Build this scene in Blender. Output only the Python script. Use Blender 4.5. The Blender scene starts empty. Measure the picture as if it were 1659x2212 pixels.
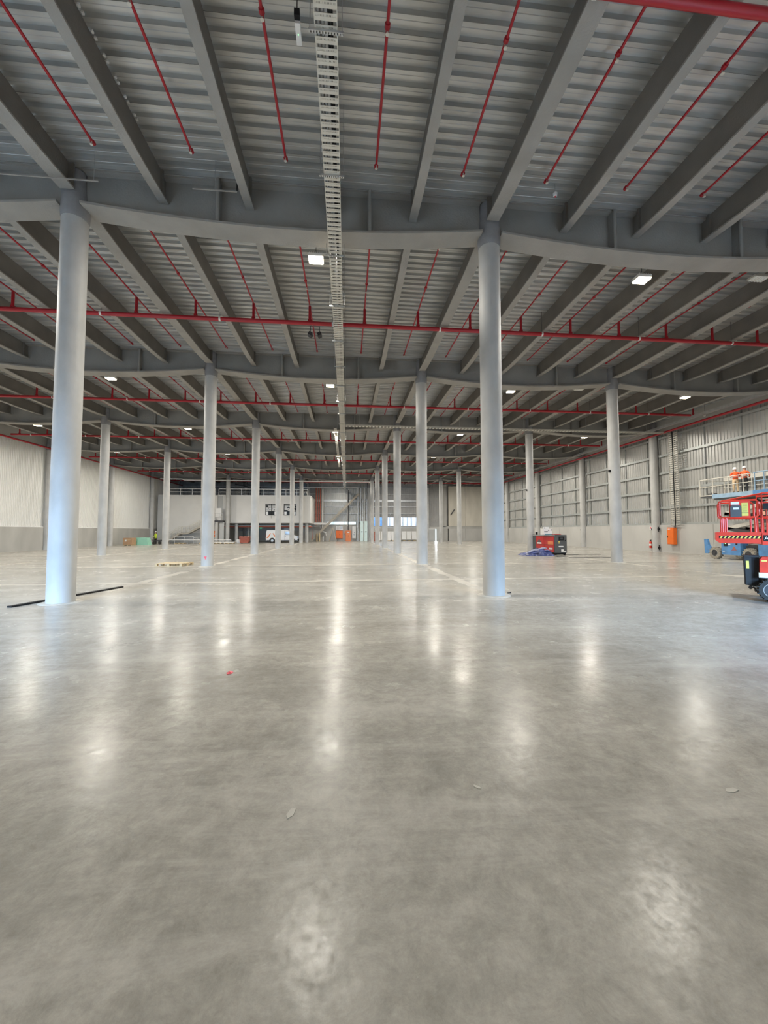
import bpy, bmesh, math, random
from mathutils import Vector, Matrix
random.seed(7)
SC = bpy.context.scene
COL = SC.collection
PI = math.pi
# ------------------------------------------------------------------ camera
F_PX, YAW, PITCH, ROLL, EYE = 855.1, 0.094126, 0.04917, -0.001363, 1.7
cam = bpy.data.cameras.new('camera'); camo = bpy.data.objects.new('camera', cam); COL.objects.link(camo)
cam.sensor_fit = 'HORIZONTAL'; cam.sensor_width = 36.0; cam.lens = F_PX / 1659 * 36.0
cam.clip_start = 0.05; cam.clip_end = 400
cyw, syw, cp, sp = math.cos(YAW), math.sin(YAW), math.cos(PITCH), math.sin(PITCH)
fwd = Vector((syw * cp, cyw * cp, sp)); right = Vector((cyw, -syw, 0)); up = right.cross(fwd)
r2 = math.cos(ROLL) * right + math.sin(ROLL) * up; u2 = -math.sin(ROLL) * right + math.cos(ROLL) * up
camo.matrix_world = Matrix(((r2.x, u2.x, -fwd.x, 0), (r2.y, u2.y, -fwd.y, 0), (r2.z, u2.z, -fwd.z, EYE), (0, 0, 0, 1)))
SC.camera = camo

def in_view(pts, margin=260):
    """is any of these points inside the frame or a little beside it (things far outside are not modelled)"""
    for p in pts:
        d = Vector(p) - Vector((0, 0, EYE)); z = d.dot(fwd)
        if z < 0.3: continue
        x = 829.5 + F_PX * d.dot(r2) / z; y = 1106 - F_PX * d.dot(u2) / z
        if -margin < x < 1659 + margin and -margin < y < 2212 + margin: return True
    return False
# ------------------------------------------------------------------ exposure, world, daylight
SC.view_settings.view_transform = 'Standard'; SC.view_settings.look = 'None'
SC.view_settings.gamma = 1.0; SC.view_settings.use_curve_mapping = False
SC.view_settings.exposure = 0.0
SC.cycles.max_bounces = 7; SC.cycles.diffuse_bounces = 5; SC.cycles.glossy_bounces = 3
SC.cycles.sample_clamp_indirect = 6.0
w = bpy.data.worlds.new('world'); SC.world = w; w.use_nodes = True
nt = w.node_tree; bg = nt.nodes['Background']
sky = nt.nodes.new('ShaderNodeTexSky'); sky.sky_type = 'NISHITA'; sky.sun_disc = False
sky.sun_elevation = math.radians(38); sky.sun_rotation = math.radians(200); sky.air_density = 1.0; sky.dust_density = 2.0
nt.links.new(sky.outputs[0], bg.inputs[0]); bg.inputs[1].default_value = 1.0

LAMP_W = 560.0          # each high bay lamp
DOOR_W = 1000.0          # daylight through each open dock door behind the camera
def area(name, loc, rot, sx, sy, power, color, spread=PI):
    l = bpy.data.lights.new(name, 'AREA'); l.shape = 'RECTANGLE'; l.size = sx; l.size_y = sy
    l.energy = power; l.color = color; l.spread = spread
    o = bpy.data.objects.new(name, l); COL.objects.link(o); o.location = loc; o.rotation_euler = rot
    return o
DOORS = [(-17.0, 4.2), (-9.2, 4.2), (9.5, 4.2)]     # centre x and width of the open dock doors in the wall behind the camera
for dx, dw in DOORS:
    area('door_daylight', (dx, -2.45, 2.6), (math.radians(62), 0, 0), dw, 3.2, DOOR_W, (0.26, 0.57, 1.0), math.radians(80))
# ------------------------------------------------------------------ materials
def srgb(r, g, b):
    f = lambda c: (c / 12.92 if c <= 0.04045 else ((c + 0.055) / 1.055) ** 2.4)
    return (f(r / 255), f(g / 255), f(b / 255), 1)
def mat(name, col, rough=0.6, metal=0.0, var=0.0, scale=3.0, bump=0.0, bscale=40.0, spec=0.5, emit=0.0, stretch=None, alpha=1.0):
    m = bpy.data.materials.new(name); m.use_nodes = True; n = m.node_tree.nodes; L = m.node_tree.links
    b = n['Principled BSDF']
    b.inputs['Roughness'].default_value = rough; b.inputs['Metallic'].default_value = metal
    b.inputs['Specular IOR Level'].default_value = spec
    c = col if len(col) == 4 else (*col, 1)
    tc = n.new('ShaderNodeTexCoord'); mp = n.new('ShaderNodeMapping'); L.new(tc.outputs['Object'], mp.inputs[0])
    if stretch: mp.inputs['Scale'].default_value = stretch
    nz = n.new('ShaderNodeTexNoise'); nz.inputs['Scale'].default_value = scale; nz.inputs['Detail'].default_value = 5
    L.new(mp.outputs[0], nz.inputs['Vector'])
    cr = n.new('ShaderNodeValToRGB')
    v = max(var, 0.03)
    cr.color_ramp.elements[0].position = 0.3; cr.color_ramp.elements[1].position = 0.7
    cr.color_ramp.elements[0].color = tuple(max(0, x * (1 - v)) for x in c[:3]) + (1,)
    cr.color_ramp.elements[1].color = tuple(min(1, x * (1 + v)) for x in c[:3]) + (1,)
    L.new(nz.outputs['Fac'], cr.inputs[0]); L.new(cr.outputs[0], b.inputs['Base Color'])
    if bump > 0:
        nb = n.new('ShaderNodeTexNoise'); nb.inputs['Scale'].default_value = bscale; nb.inputs['Detail'].default_value = 3
        L.new(mp.outputs[0], nb.inputs['Vector'])
        bp = n.new('ShaderNodeBump'); bp.inputs['Strength'].default_value = bump; bp.inputs['Distance'].default_value = 0.02
        L.new(nb.outputs['Fac'], bp.inputs['Height']); L.new(bp.outputs[0], b.inputs['Normal'])
    if emit > 0:
        b.inputs['Emission Color'].default_value = c; b.inputs['Emission Strength'].default_value = emit
    return m
M = {}
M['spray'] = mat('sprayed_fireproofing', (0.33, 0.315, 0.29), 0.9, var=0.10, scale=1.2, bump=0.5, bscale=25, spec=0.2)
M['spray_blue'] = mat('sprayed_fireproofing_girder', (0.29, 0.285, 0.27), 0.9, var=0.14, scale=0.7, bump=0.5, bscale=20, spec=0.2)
M['spray_web_shaded'] = mat('sprayed_fireproofing_web_shaded', (0.185, 0.172, 0.155), 0.9, var=0.12, scale=1.0, bump=0.5, bscale=25, spec=0.2)  # flange spray darkened, shade on webs and end plates put into the colour
M['brace'] = mat('brace_spray', (0.42, 0.385, 0.33), 0.85, var=0.08)
M['column'] = mat('column_concrete', (0.47, 0.47, 0.46), 0.55, var=0.13, scale=1.8, bump=0.15, bscale=14, stretch=(1, 1, 0.6))
M['column_cap'] = mat('column_sprayed_top', (0.27, 0.27, 0.28), 0.9, var=0.12, scale=3, bump=0.5, bscale=18, spec=0.2)
M['deck'] = mat('galvanised_deck', (0.52, 0.52, 0.50), 0.42, metal=0.5, var=0.22, scale=0.9, bump=0.03, bscale=60, stretch=(0.6, 3.0, 1))
M['slab'] = mat('roof_slab', (0.06, 0.06, 0.06), 0.9)
M['galv'] = mat('galvanised_steel', (0.50, 0.51, 0.51), 0.38, metal=0.6, var=0.10, scale=6)
M['cream_steel'] = mat('cable_tray_steel', (0.62, 0.60, 0.54), 0.4, metal=0.3, var=0.05, scale=8)
M['red_pipe'] = mat('red_painted_pipe', (0.38, 0.012, 0.022), 0.35, var=0.08, scale=2)
M['white_band'] = mat('white_pipe_clip', (0.8, 0.78, 0.75), 0.5)
M['black'] = mat('black_plastic', (0.010, 0.010, 0.011), 0.65, spec=0.3)
M['dark'] = mat('dark_steel', (0.05, 0.05, 0.055), 0.5, var=0.1)
M['rubber'] = mat('tyre_rubber', (0.035, 0.033, 0.03), 0.85, var=0.2, scale=12)
M['tyre_dusty'] = mat('dusty_tyre', (0.30, 0.27, 0.22), 0.9, var=0.25, scale=9)
M['white_liner'] = mat('white_wall_liner', (0.74, 0.74, 0.72), 0.45, var=0.03, scale=0.6)
M['wainscot'] = mat('wall_concrete', (0.40, 0.395, 0.375), 0.8, var=0.10, scale=1.0, bump=0.1, bscale=12, stretch=(1, 1, 0.4))
M['wainscot_r'] = mat('wall_concrete_right', (0.48, 0.475, 0.455), 0.8, var=0.07, scale=0.8, bump=0.1, bscale=12, stretch=(1, 1, 0.5))
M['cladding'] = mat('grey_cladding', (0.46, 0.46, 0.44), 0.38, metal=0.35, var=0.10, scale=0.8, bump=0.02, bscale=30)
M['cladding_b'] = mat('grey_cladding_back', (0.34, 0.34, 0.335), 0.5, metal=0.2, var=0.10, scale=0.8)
M['girt'] = mat('girt_steel', (0.42, 0.44, 0.43), 0.4, metal=0.4, var=0.08, scale=4)
M['block'] = mat('office_wall_plaster', (0.70, 0.69, 0.665), 0.8, var=0.03, scale=0.8)
M['block_dark'] = mat('office_wall_grey', (0.45, 0.46, 0.46), 0.8, var=0.05, scale=0.8)
M['warm_concrete'] = mat('pale_concrete_wall', (0.58, 0.55, 0.48), 0.8, var=0.10, scale=0.9, bump=0.1, bscale=10, stretch=(1, 1, 0.35))
M['white_paint'] = mat('white_paint', (0.78, 0.78, 0.77), 0.35)
M['cream_paint'] = mat('cream_paint', (0.62, 0.60, 0.53), 0.45, var=0.08)
M['orange'] = mat('orange_paint', (0.85, 0.17, 0.02), 0.4, var=0.04)
M['orange_pale'] = mat('orange_faded_paint', (0.78, 0.25, 0.10), 0.5, var=0.08)
M['lift_red'] = mat('lift_red_paint', (0.68, 0.045, 0.022), 0.4, var=0.12, scale=5)
M['lift_blue'] = mat('lift_blue_paint', (0.10, 0.26, 0.52), 0.45, var=0.15, scale=4)
M['lift_blue_pale'] = mat('lift_blue_pale', (0.30, 0.44, 0.58), 0.5, var=0.12, scale=4)
M['yellow'] = mat('yellow_label', (0.72, 0.60, 0.13), 0.5, var=0.05)
M['tarp'] = mat('blue_tarpaulin', (0.055, 0.075, 0.22), 0.35, var=0.5, scale=3)
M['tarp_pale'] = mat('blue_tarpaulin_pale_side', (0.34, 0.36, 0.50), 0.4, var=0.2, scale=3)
M['wood'] = mat('raw_timber', (0.60, 0.47, 0.28), 0.7, var=0.15, scale=4, stretch=(1, 6, 6))
M['cardboard'] = mat('cardboard', (0.42, 0.26, 0.15), 0.8, var=0.08)
M['mint'] = mat('mint_board', (0.30, 0.60, 0.46), 0.7, var=0.04)
M['glass_dark'] = mat('dark_window_glass', (0.02, 0.025, 0.03), 0.08)
M['cab_edge'] = mat('cabinet_edge_black', (0.022, 0.022, 0.022), 0.7)
M['comp_grey'] = mat('compressor_grey', (0.085, 0.09, 0.095), 0.4, var=0.05)
M['comp_red'] = mat('compressor_red', (0.52, 0.03, 0.03), 0.4, var=0.05)
M['skin'] = mat('skin', (0.45, 0.26, 0.19), 0.6)
M['hivis_orange'] = mat('hi_vis_orange', (0.95, 0.12, 0.02), 0.7, var=0.06)
M['hivis_yellow'] = mat('hi_vis_yellow', (0.62, 0.80, 0.05), 0.7, var=0.06)
M['trousers'] = mat('black_trousers', (0.02, 0.02, 0.022), 0.8)
M['trousers_cream'] = mat('cream_trousers', (0.70, 0.50, 0.30), 0.8, var=0.1)
M['brick_red'] = mat('faded_red_steel', (0.42, 0.12, 0.08), 0.6, var=0.15)
M['pale_green_wrap'] = mat('pale_protective_wrap', (0.62, 0.76, 0.76), 0.35, var=0.05)
M['outside'] = mat('outside_cladding', (0.75, 0.80, 0.85), 0.6, var=0.05)
M['outside_blue'] = mat('outside_blue_cladding', (0.25, 0.50, 0.80), 0.6, var=0.05)
M['ground_out'] = mat('outside_ground', (0.45, 0.44, 0.42), 0.9)
M['lamp_lens'] = mat('lit_lamp_lens', (1.0, 0.84, 0.55), 0.4, emit=22.0)
M['sign_lit'] = mat('lit_exit_sign', (0.10, 0.50, 0.25), 0.4, emit=0.5)
M['led_green'] = mat('green_led', (0.3, 1.0, 0.4), 0.4, emit=2.0)
M['pink'] = mat('pink_plastic', (0.80, 0.10, 0.14), 0.5)
M['grout'] = mat('pale_grout', (0.50, 0.485, 0.44), 0.8, var=0.1)
M['teal'] = mat('teal_print', (0.12, 0.35, 0.45), 0.6)
def glass():
    m = bpy.data.materials.new('window_glass'); m.use_nodes = True; n = m.node_tree.nodes; L = m.node_tree.links
    n.remove(n['Principled BSDF']); g = n.new('ShaderNodeBsdfGlass'); g.inputs['IOR'].default_value = 1.02; g.inputs['Roughness'].default_value = 0.0
    g.inputs['Color'].default_value = (0.92, 0.96, 0.98, 1)
    L.new(g.outputs[0], n['Material Output'].inputs[0]); return m
M['glass'] = glass()
# column grid
X0, Y0, SX, SY = -6.86, 0.23, 10.78, 10.1
gx = lambda i: X0 + i * SX
gy = lambda k: Y0 + k * SY
XL, XR, YB, YF = -28.75, 25.85, 71.25, -2.5
ZD = 10.78
def floor_mat():
    m = bpy.data.materials.new('polished_concrete'); m.use_nodes = True; n = m.node_tree.nodes; L = m.node_tree.links
    b = n['Principled BSDF']; tc = n.new('ShaderNodeTexCoord')
    def noise(scale, det=6, rough=0.55, dist=0.0):
        z = n.new('ShaderNodeTexNoise'); z.inputs['Scale'].default_value = scale; z.inputs['Detail'].default_value = det
        z.inputs['Roughness'].default_value = rough; z.inputs['Distortion'].default_value = dist
        L.new(tc.outputs['Object'], z.inputs['Vector']); return z.outputs['Fac']
    def ramp(f, p0, c0, p1, c1):
        r = n.new('ShaderNodeValToRGB'); r.color_ramp.elements[0].position = p0; r.color_ramp.elements[1].position = p1
        r.color_ramp.elements[0].color = (*c0, 1) if len(c0) == 3 else c0; r.color_ramp.elements[1].color = (*c1, 1)
        L.new(f, r.inputs[0]); return r.outputs[0]
    def mix(f, a, c, t='MIX', fac=None):
        x = n.new('ShaderNodeMix'); x.data_type = 'RGBA'; x.blend_type = t
        if f is None: x.inputs[0].default_value = fac
        else: L.new(f, x.inputs[0])
        for s, v in ((6, a), (7, c)):
            if isinstance(v, tuple): x.inputs[s].default_value = (*v, 1)
            else: L.new(v, x.inputs[s])
        return x.outputs[2]
    def mth(op, a, c=None, cl=False):
        x = n.new('ShaderNodeMath'); x.operation = op; x.use_clamp = cl
        for s, v in ((0, a), (1, c)):
            if v is None: continue
            if isinstance(v, (int, float)): x.inputs[s].default_value = v
            else: L.new(v, x.inputs[s])
        return x.outputs[0]
    base = ramp(noise(0.32, 8, 0.62, 0.1), 0.32, (0.345, 0.33, 0.295), 0.70, (0.44, 0.425, 0.385))
    fine = ramp(noise(5.0, 10, 0.85, 0.3), 0.34, (0.66, 0.66, 0.66), 0.66, (1.22, 1.22, 1.22))
    c = mix(None, base, fine, 'MULTIPLY', 0.85)
    scr = ramp(noise(9.0, 7, 0.8, 0.6), 0.62, (0, 0, 0), 0.76, (0.5, 0.5, 0.5))
    c = mix(scr, c, (0.55, 0.53, 0.48))
    dk = ramp(noise(0.7, 10, 0.80, 0.5), 0.28, (0.62, 0.62, 0.62), 0.52, (0, 0, 0))
    c = mix(dk, c, (0.20, 0.19, 0.175))
    mpx = n.new('ShaderNodeMapping'); mpx.inputs['Scale'].default_value = (0.12, 0.75, 1); L.new(tc.outputs['Object'], mpx.inputs[0])
    wz = n.new('ShaderNodeTexNoise'); wz.inputs['Scale'].default_value = 1.6; wz.inputs['Detail'].default_value = 9; wz.inputs['Roughness'].default_value = 0.72; wz.inputs['Distortion'].default_value = 0.5
    L.new(mpx.outputs[0], wz.inputs['Vector'])
    c = mix(ramp(wz.outputs['Fac'], 0.50, (0, 0, 0), 0.72, (0.55, 0.55, 0.55)), c, (0.60, 0.58, 0.53))
    c = mix(ramp(wz.outputs['Fac'], 0.28, (0.55, 0.55, 0.55), 0.44, (0, 0, 0)), c, (0.23, 0.22, 0.20))
    sep = n.new('ShaderNodeSeparateXYZ'); L.new(tc.outputs['Object'], sep.inputs[0])
    wob = mth('MULTIPLY', mth('SUBTRACT', noise(0.8, 4), 0.5), 0.25)
    def band(coord, off, per, wd):
        a = mth('ADD', mth('ADD', coord, wob), -off + per * 20 + per / 2)
        d = mth('ABSOLUTE', mth('SUBTRACT', mth('MODULO', a, per), per / 2))
        return mth('SUBTRACT', 1.0, mth('DIVIDE', d, wd), True)
    bx = band(sep.outputs[0], X0, SX, 0.22)
    by = band(sep.outputs[1], Y0, SY, 0.2)
    by2 = band(sep.outputs[1], 13.9, 60.0, 0.22)
    allb = mth('MULTIPLY', mth('MULTIPLY', mth('MAXIMUM', mth('MAXIMUM', bx, by), by2), mth('GREATER_THAN', sep.outputs[1], 12.0)), ramp(noise(0.5, 4), 0.35, (0, 0, 0), 0.6, (1, 1, 1)))
    c = mix(mth('MULTIPLY', allb, 0.62), c, (0.66, 0.63, 0.55))
    L.new(c, b.inputs['Base Color'])
    rr = n.new('ShaderNodeMapRange'); L.new(noise(1.3, 7, 0.65, 0.2), rr.inputs[0])
    rr.inputs[1].default_value = 0.3; rr.inputs[2].default_value = 0.7; rr.inputs[3].default_value = 0.18; rr.inputs[4].default_value = 0.30
    L.new(mth('ADD', rr.outputs[0], mth('MULTIPLY', allb, 0.3)), b.inputs['Roughness'])
    sm = n.new('ShaderNodeMapRange'); L.new(noise(16.0, 9, 0.8, 0.2), sm.inputs[0])
    sm.inputs[1].default_value = 0.38; sm.inputs[2].default_value = 0.66; sm.inputs[3].default_value = 0.02; sm.inputs[4].default_value = 0.15
    L.new(sm.outputs[0], b.inputs['Specular IOR Level'])
    bp = n.new('ShaderNodeBump'); bp.inputs['Strength'].default_value = 0.10; bp.inputs['Distance'].default_value = 0.01
    L.new(noise(9, 5, 0.6), bp.inputs['Height']); L.new(bp.outputs[0], b.inputs['Normal'])
    return m
M['floor'] = floor_mat()
# ------------------------------------------------------------------ mesh helpers
class MB:
    def __init__(s): s.v = []; s.f = []; s.m = []; s.sm = False
    def add(s, vs, fs, mi=0):
        o = len(s.v); s.v += [tuple(x) for x in vs]; s.f += [tuple(o + i for i in f) for f in fs]; s.m += [mi] * len(fs); return s
    def box(s, c, d, mi=0, rz=0.0, ry=0.0, rx=0.0):
        hx, hy, hz = d[0] / 2, d[1] / 2, d[2] / 2
        vs = [Vector((x, y, z)) for z in (-hz, hz) for y in (-hy, hy) for x in (-hx, hx)]
        if rz or ry or rx:
            R = Matrix.Rotation(rz, 3, 'Z') @ Matrix.Rotation(ry, 3, 'Y') @ Matrix.Rotation(rx, 3, 'X'); vs = [R @ v for v in vs]
        c = Vector(c)
        return s.add([v + c for v in vs], [(0, 2, 3, 1), (4, 5, 7, 6), (0, 1, 5, 4), (2, 6, 7, 3), (0, 4, 6, 2), (1, 3, 7, 5)], mi)
    def span(s, a, b, mi=0):      # box from corner a to corner b
        return s.box([(a[i] + b[i]) / 2 for i in range(3)], [abs(b[i] - a[i]) for i in range(3)], mi)
    def bar(s, p, q, w, h, mi=0, upv=(0, 0, 1)):
        p, q = Vector(p), Vector(q); d = (q - p).normalized(); u = Vector(upv)
        if abs(d.dot(u)) > 0.98: u = Vector((0, 1, 0))
        r = d.cross(u).normalized() * (w / 2); t = r.cross(d).normalized() * (h / 2)
        vs = [e + a * r + b * t for e in (p, q) for a, b in ((-1, -1), (1, -1), (1, 1), (-1, 1))]
        return s.add(vs, [(3, 2, 1, 0), (4, 5, 6, 7), (0, 1, 5, 4), (1, 2, 6, 5), (2, 3, 7, 6), (3, 0, 4, 7)], mi)
    def tube(s, pts, r, n=8, mi=0, caps=True):
        pts = [Vector(p) for p in pts]; rings = []
        for i, p in enumerate(pts):
            a = pts[max(i - 1, 0)]; b = pts[min(i + 1, len(pts) - 1)]; d = (b - a).normalized()
            u = Vector((0, 0, 1)) if abs(d.z) < 0.9 else Vector((0, 1, 0))
            x = d.cross(u).normalized(); y = x.cross(d)
            rr = r[i] if isinstance(r, (list, tuple)) else r
            rings.append([p + rr * (math.cos(2 * PI * j / n) * x + math.sin(2 * PI * j / n) * y) for j in range(n)])
        vs = [v for g in rings for v in g]; fs = []
        for i in range(len(pts) - 1):
            for j in range(n):
                k = (j + 1) % n; fs.append((i * n + j, (i + 1) * n + j, (i + 1) * n + k, i * n + k))
        if caps: fs.append(tuple(range(n))); fs.append(tuple(len(vs) - 1 - j for j in range(n)))
        return s.add(vs, fs, mi)
    def lathe(s, prof, n=20, c=(0, 0, 0), mi=0, axis='Z', caps=True):
        vs = []
        for r, z in prof:
            for j in range(n):
                a = 2 * PI * j / n; x, y = r * math.cos(a), r * math.sin(a)
                p = (x, y, z) if axis == 'Z' else ((z, x, y) if axis == 'X' else (x, z, y))
                vs.append(Vector(p) + Vector(c))
        fs = [(i * n + j, i * n + (j + 1) % n, (i + 1) * n + (j + 1) % n, (i + 1) * n + j) for i in range(len(prof) - 1) for j in range(n)]
        if caps: fs.append(tuple(reversed(range(n)))); fs.append(tuple((len(prof) - 1) * n + j for j in range(n)))
        return s.add(vs, fs, mi)
    def prism(s, poly, a, b, plane='XZ', mi=0):      # polygon in plane XZ / YZ / XY, extruded from a to b
        def P(u, v, t): return (u, t, v) if plane == 'XZ' else ((t, u, v) if plane == 'YZ' else (u, v, t))
        n = len(poly); vs = [P(u, v, a) for u, v in poly] + [P(u, v, b) for u, v in poly]
        fs = [tuple(range(n)), tuple(reversed(range(n, 2 * n)))] + [(i, n + i, n + (i + 1) % n, (i + 1) % n) for i in range(n)]
        return s.add(vs, fs, mi)
    def mesh(s, name, mats, smooth=False):
        me = bpy.data.meshes.new(name); me.from_pydata([tuple(v) for v in s.v], [], s.f)
        if not isinstance(mats, (list, tuple)): mats = [mats]
        for m in mats: me.materials.append(M[m] if isinstance(m, str) else m)
        me.polygons.foreach_set('material_index', s.m)
        bm = bmesh.new(); bm.from_mesh(me); bmesh.ops.recalc_face_normals(bm, faces=bm.faces); bm.to_mesh(me); bm.free()
        if smooth:
            me.polygons.foreach_set('use_smooth', [True] * len(me.polygons))
            try: me.set_sharp_from_angle(angle=math.radians(40))
            except Exception: pass
        me.update(); return me
def put(name, me, parent=None, loc=(0, 0, 0), rz=0.0, rot=None):
    o = bpy.data.objects.new(name, me); COL.objects.link(o); o.parent = parent; o.location = loc
    o.rotation_euler = rot if rot else (0, 0, rz); return o
def part(name, mb, mats, parent=None, loc=(0, 0, 0), smooth=False, rz=0.0):
    return put(name, mb.mesh(name, mats, smooth), parent, loc, rz)
def tag(o, label, cat, group=None, kind=None):
    o['label'] = label; o['category'] = cat
    if group: o['group'] = group
    if kind: o['kind'] = kind
    return o
def thing(name, label, cat, loc=(0, 0, 0), rz=0.0, group=None):
    o = bpy.data.objects.new(name, None); COL.objects.link(o); o.location = loc; o.rotation_euler = (0, 0, rz); o.empty_display_size = 0.1
    return tag(o, label, cat, group)
def struct(name, mb, mats, label=None):
    o = part(name, mb, mats); o['kind'] = 'structure'; o['label'] = label or name.replace('_', ' '); o['category'] = name.split('_')[0]; return o
def text(name, s, size, m, parent, loc, rot, depth=0.002):
    c = bpy.data.curves.new(name, 'FONT'); c.body = s; c.size = size; c.extrude = depth; c.align_x = 'LEFT'
    t = bpy.data.objects.new('tmp', c); COL.objects.link(t); bpy.context.view_layer.update()
    me = bpy.data.meshes.new_from_object(t.evaluated_get(bpy.context.evaluated_depsgraph_get())); me.name = name
    bpy.data.objects.remove(t); me.materials.clear(); me.materials.append(M[m])
    return put(name, me, parent, loc, rot=rot)
ORD = ['zeroth', 'first', 'second', 'third', 'fourth', 'fifth', 'sixth', 'seventh', 'eighth', 'ninth', 'tenth'] + [f'{i}th' for i in range(11, 21)] + ['21st', '22nd', '23rd'] + [f'{i}th' for i in range(24, 31)] + ['31st']
# ------------------------------------------------------------------ setting: floor, ceiling, walls
struct('floor', MB().span((XL - 0.3, YF, -0.2), (XR + 0.3, YB + 0.1, 0.0)), 'floor', 'polished grey concrete floor with soft lamp reflections')
gnd = struct('ground_outside', MB().span((-60, YB + 0.1, -0.3), (60, 110, -0.1)).span((-60, -40, -0.3), (60, YF, -0.1)), 'ground_out', 'ground outside the building')
ceil = struct('ceiling', MB().span((XL - 0.3, YF, ZD + 0.10), (XR + 0.3, YB + 0.1, ZD + 0.35)), 'slab', 'ribbed galvanised steel deck ceiling')
def deck_sheet_mesh():
    P = 0.28; prof = []
    for k in range(3):
        prof += [(k * P + u, z) for u, z in ((0.0, 0.0), (0.055, 0.0), (0.062, 0.009), (0.074, 0.009), (0.081, 0.0), (0.140, 0.0), (0.162, 0.078), (0.252, 0.078), (0.2745, 0.0))]
    prof.append((3 * P - 0.006, 0.0))
    vs = []; fs = []
    for u, z in prof: vs += [(XL - 0.3, u, ZD + z), (XR + 0.3, u, ZD + z)]
    for i in range(len(prof) - 1): fs.append((2 * i, 2 * i + 1, 2 * i + 3, 2 * i + 2))
    b = MB(); b.add(vs, fs); return b.mesh('deck_sheet', 'deck')
dm = deck_sheet_mesh()
for n_ in range(88): put('deck_sheet', dm, ceil, (0, YF + n_ * 0.84, 0))
# corrugated sheet meshes
def ribbed(length, height, pitch, depth, m, name):
    """vertical ribs; the sheet lies in the local YZ plane, front towards +X"""
    n_ = max(1, int(round(length / pitch))); pt = []
    for k in range(n_):
        for u, d in ((0.0, 0), (0.35, 0), (0.45, depth), (0.88, depth), (0.98, 0)): pt.append(((k + u) * length / n_, d))
    pt.append((length - 0.004, 0)); vs = []; fs = []
    for u, d in pt: vs += [(d, u, 0), (d, u, height)]
    for i in range(len(pt) - 1): fs.append((2 * i, 2 * i + 2, 2 * i + 3, 2 * i + 1))
    b = MB(); b.add(vs, fs); return b.mesh(name, m)
# left wall
wl = struct('wall_left', MB().span((XL - 0.3, YF, 0), (XL - 0.06, YB, ZD)), 'wainscot', 'left wall, white ribbed liner above a grey concrete base')
sl = ribbed(1.08, 7.55, 0.18, 0.055, 'white_liner', 'liner_sheet')
y = 18.0
while y < YB - 1.0:
    put('liner_sheet', sl, wl, (XL - 0.05, y, 2.2)); y += 1.08
cp_l = MB().span((-0.12, 0.02, 0), (0.12, SY - 0.02, 2.15)).mesh('concrete_panel', 'wainscot')
for k in range(1, 7): put('concrete_panel', cp_l, wl, (XL + 0.08, gy(k), 0))
for k in range(1, 7): part('ledge', MB().span((0, 0.02, 0), (0.22, SY - 0.02, 0.05)), 'white_paint', wl, (XL - 0.04, gy(k), 2.15))
# right wall
wr = struct('wall_right', MB().span((XR + 0.06, YF, 0), (XR + 0.3, YB, ZD)), 'wainscot_r', 'right wall, grey ribbed cladding with steel rails above concrete panels')
sr = ribbed(2.70, 7.35, 0.245, 0.045, 'cladding', 'cladding_sheet')
mull = MB().span((-0.05, -0.035, 0), (0.05, 0.035, 7.4)).mesh('mullion', 'girt')
cp_r = MB().span((-0.13, 0.02, 0), (0.13, SY / 2 - 0.012, 2.2)).mesh('concrete_panel', 'wainscot_r')
for k in range(1, 7):
    ya, yb = gy(k), gy(k + 1)
    for j in range(2): put('concrete_panel', cp_r, wr, (XR - 0.13, ya + j * SY / 2, 0))
    for z in (2.30, 3.62, 5.02, 6.45, 7.88, 9.35):
        g = MB(); g.span((-0.10, 0.29, -0.02), (0.12, SY - 0.29, 0.06)); g.span((-0.10, 0.29, -0.12), (-0.085, SY - 0.29, -0.02)); part('girt', g, 'girt', wr, (XR - 0.06, ya, z))
y = 7.1
while y < YB - 2.7:
    o = put('cladding_sheet', sr, wr, (XR + 0.04, y + 2.70, 2.3), PI)
    put('mullion', mull, wr, (XR - 0.03, y, 2.35)); y += 2.72
# back wall
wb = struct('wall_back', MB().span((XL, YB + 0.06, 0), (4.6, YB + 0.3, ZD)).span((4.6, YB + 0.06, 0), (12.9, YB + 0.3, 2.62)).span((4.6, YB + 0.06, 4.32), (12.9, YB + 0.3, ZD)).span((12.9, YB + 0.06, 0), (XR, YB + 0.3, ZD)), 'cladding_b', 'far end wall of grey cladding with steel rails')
sb = ribbed(2.15, 6.4, 0.215, 0.04, 'cladding_b', 'cladding_sheet')
sbl = ribbed(2.15, 4.4, 0.215, 0.04, 'cladding', 'cladding_sheet')
x = -28.5
while x < 17.6:
    hi = (x + 2.15 > 4.5 and x < 13)
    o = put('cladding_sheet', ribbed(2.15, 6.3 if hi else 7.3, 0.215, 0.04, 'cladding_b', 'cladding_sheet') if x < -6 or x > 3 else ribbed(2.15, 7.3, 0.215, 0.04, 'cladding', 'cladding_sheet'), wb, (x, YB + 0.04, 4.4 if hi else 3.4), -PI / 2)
    x += 2.17
for xa, xb in ((-28.6, -6.9), (-6.8, 3.7), (4.1, 14.5)):
    for z, h, m_ in ((3.4 if xa < 4 else 2.35, 0.12, 'galv'), (4.85, 0.08, 'galv'), (6.15, 0.10, 'galv'), (7.0, 0.42, 'galv'), (8.4, 0.07, 'galv'), (9.55, 0.12, 'galv')):
        part('girt', MB().span((xa, -0.12, 0), (xb, 0.12, h)), m_, wb, (0, YB - 0.12, z))
for x in (-6.6, -4.6, 2.0, 4.3, 13.3, 14.9): part('mullion', MB().span((-0.08, -0.08, 0), (0.08, 0.08, 7.3)), 'galv', wb, (x, YB - 0.2, 2.3))
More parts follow.
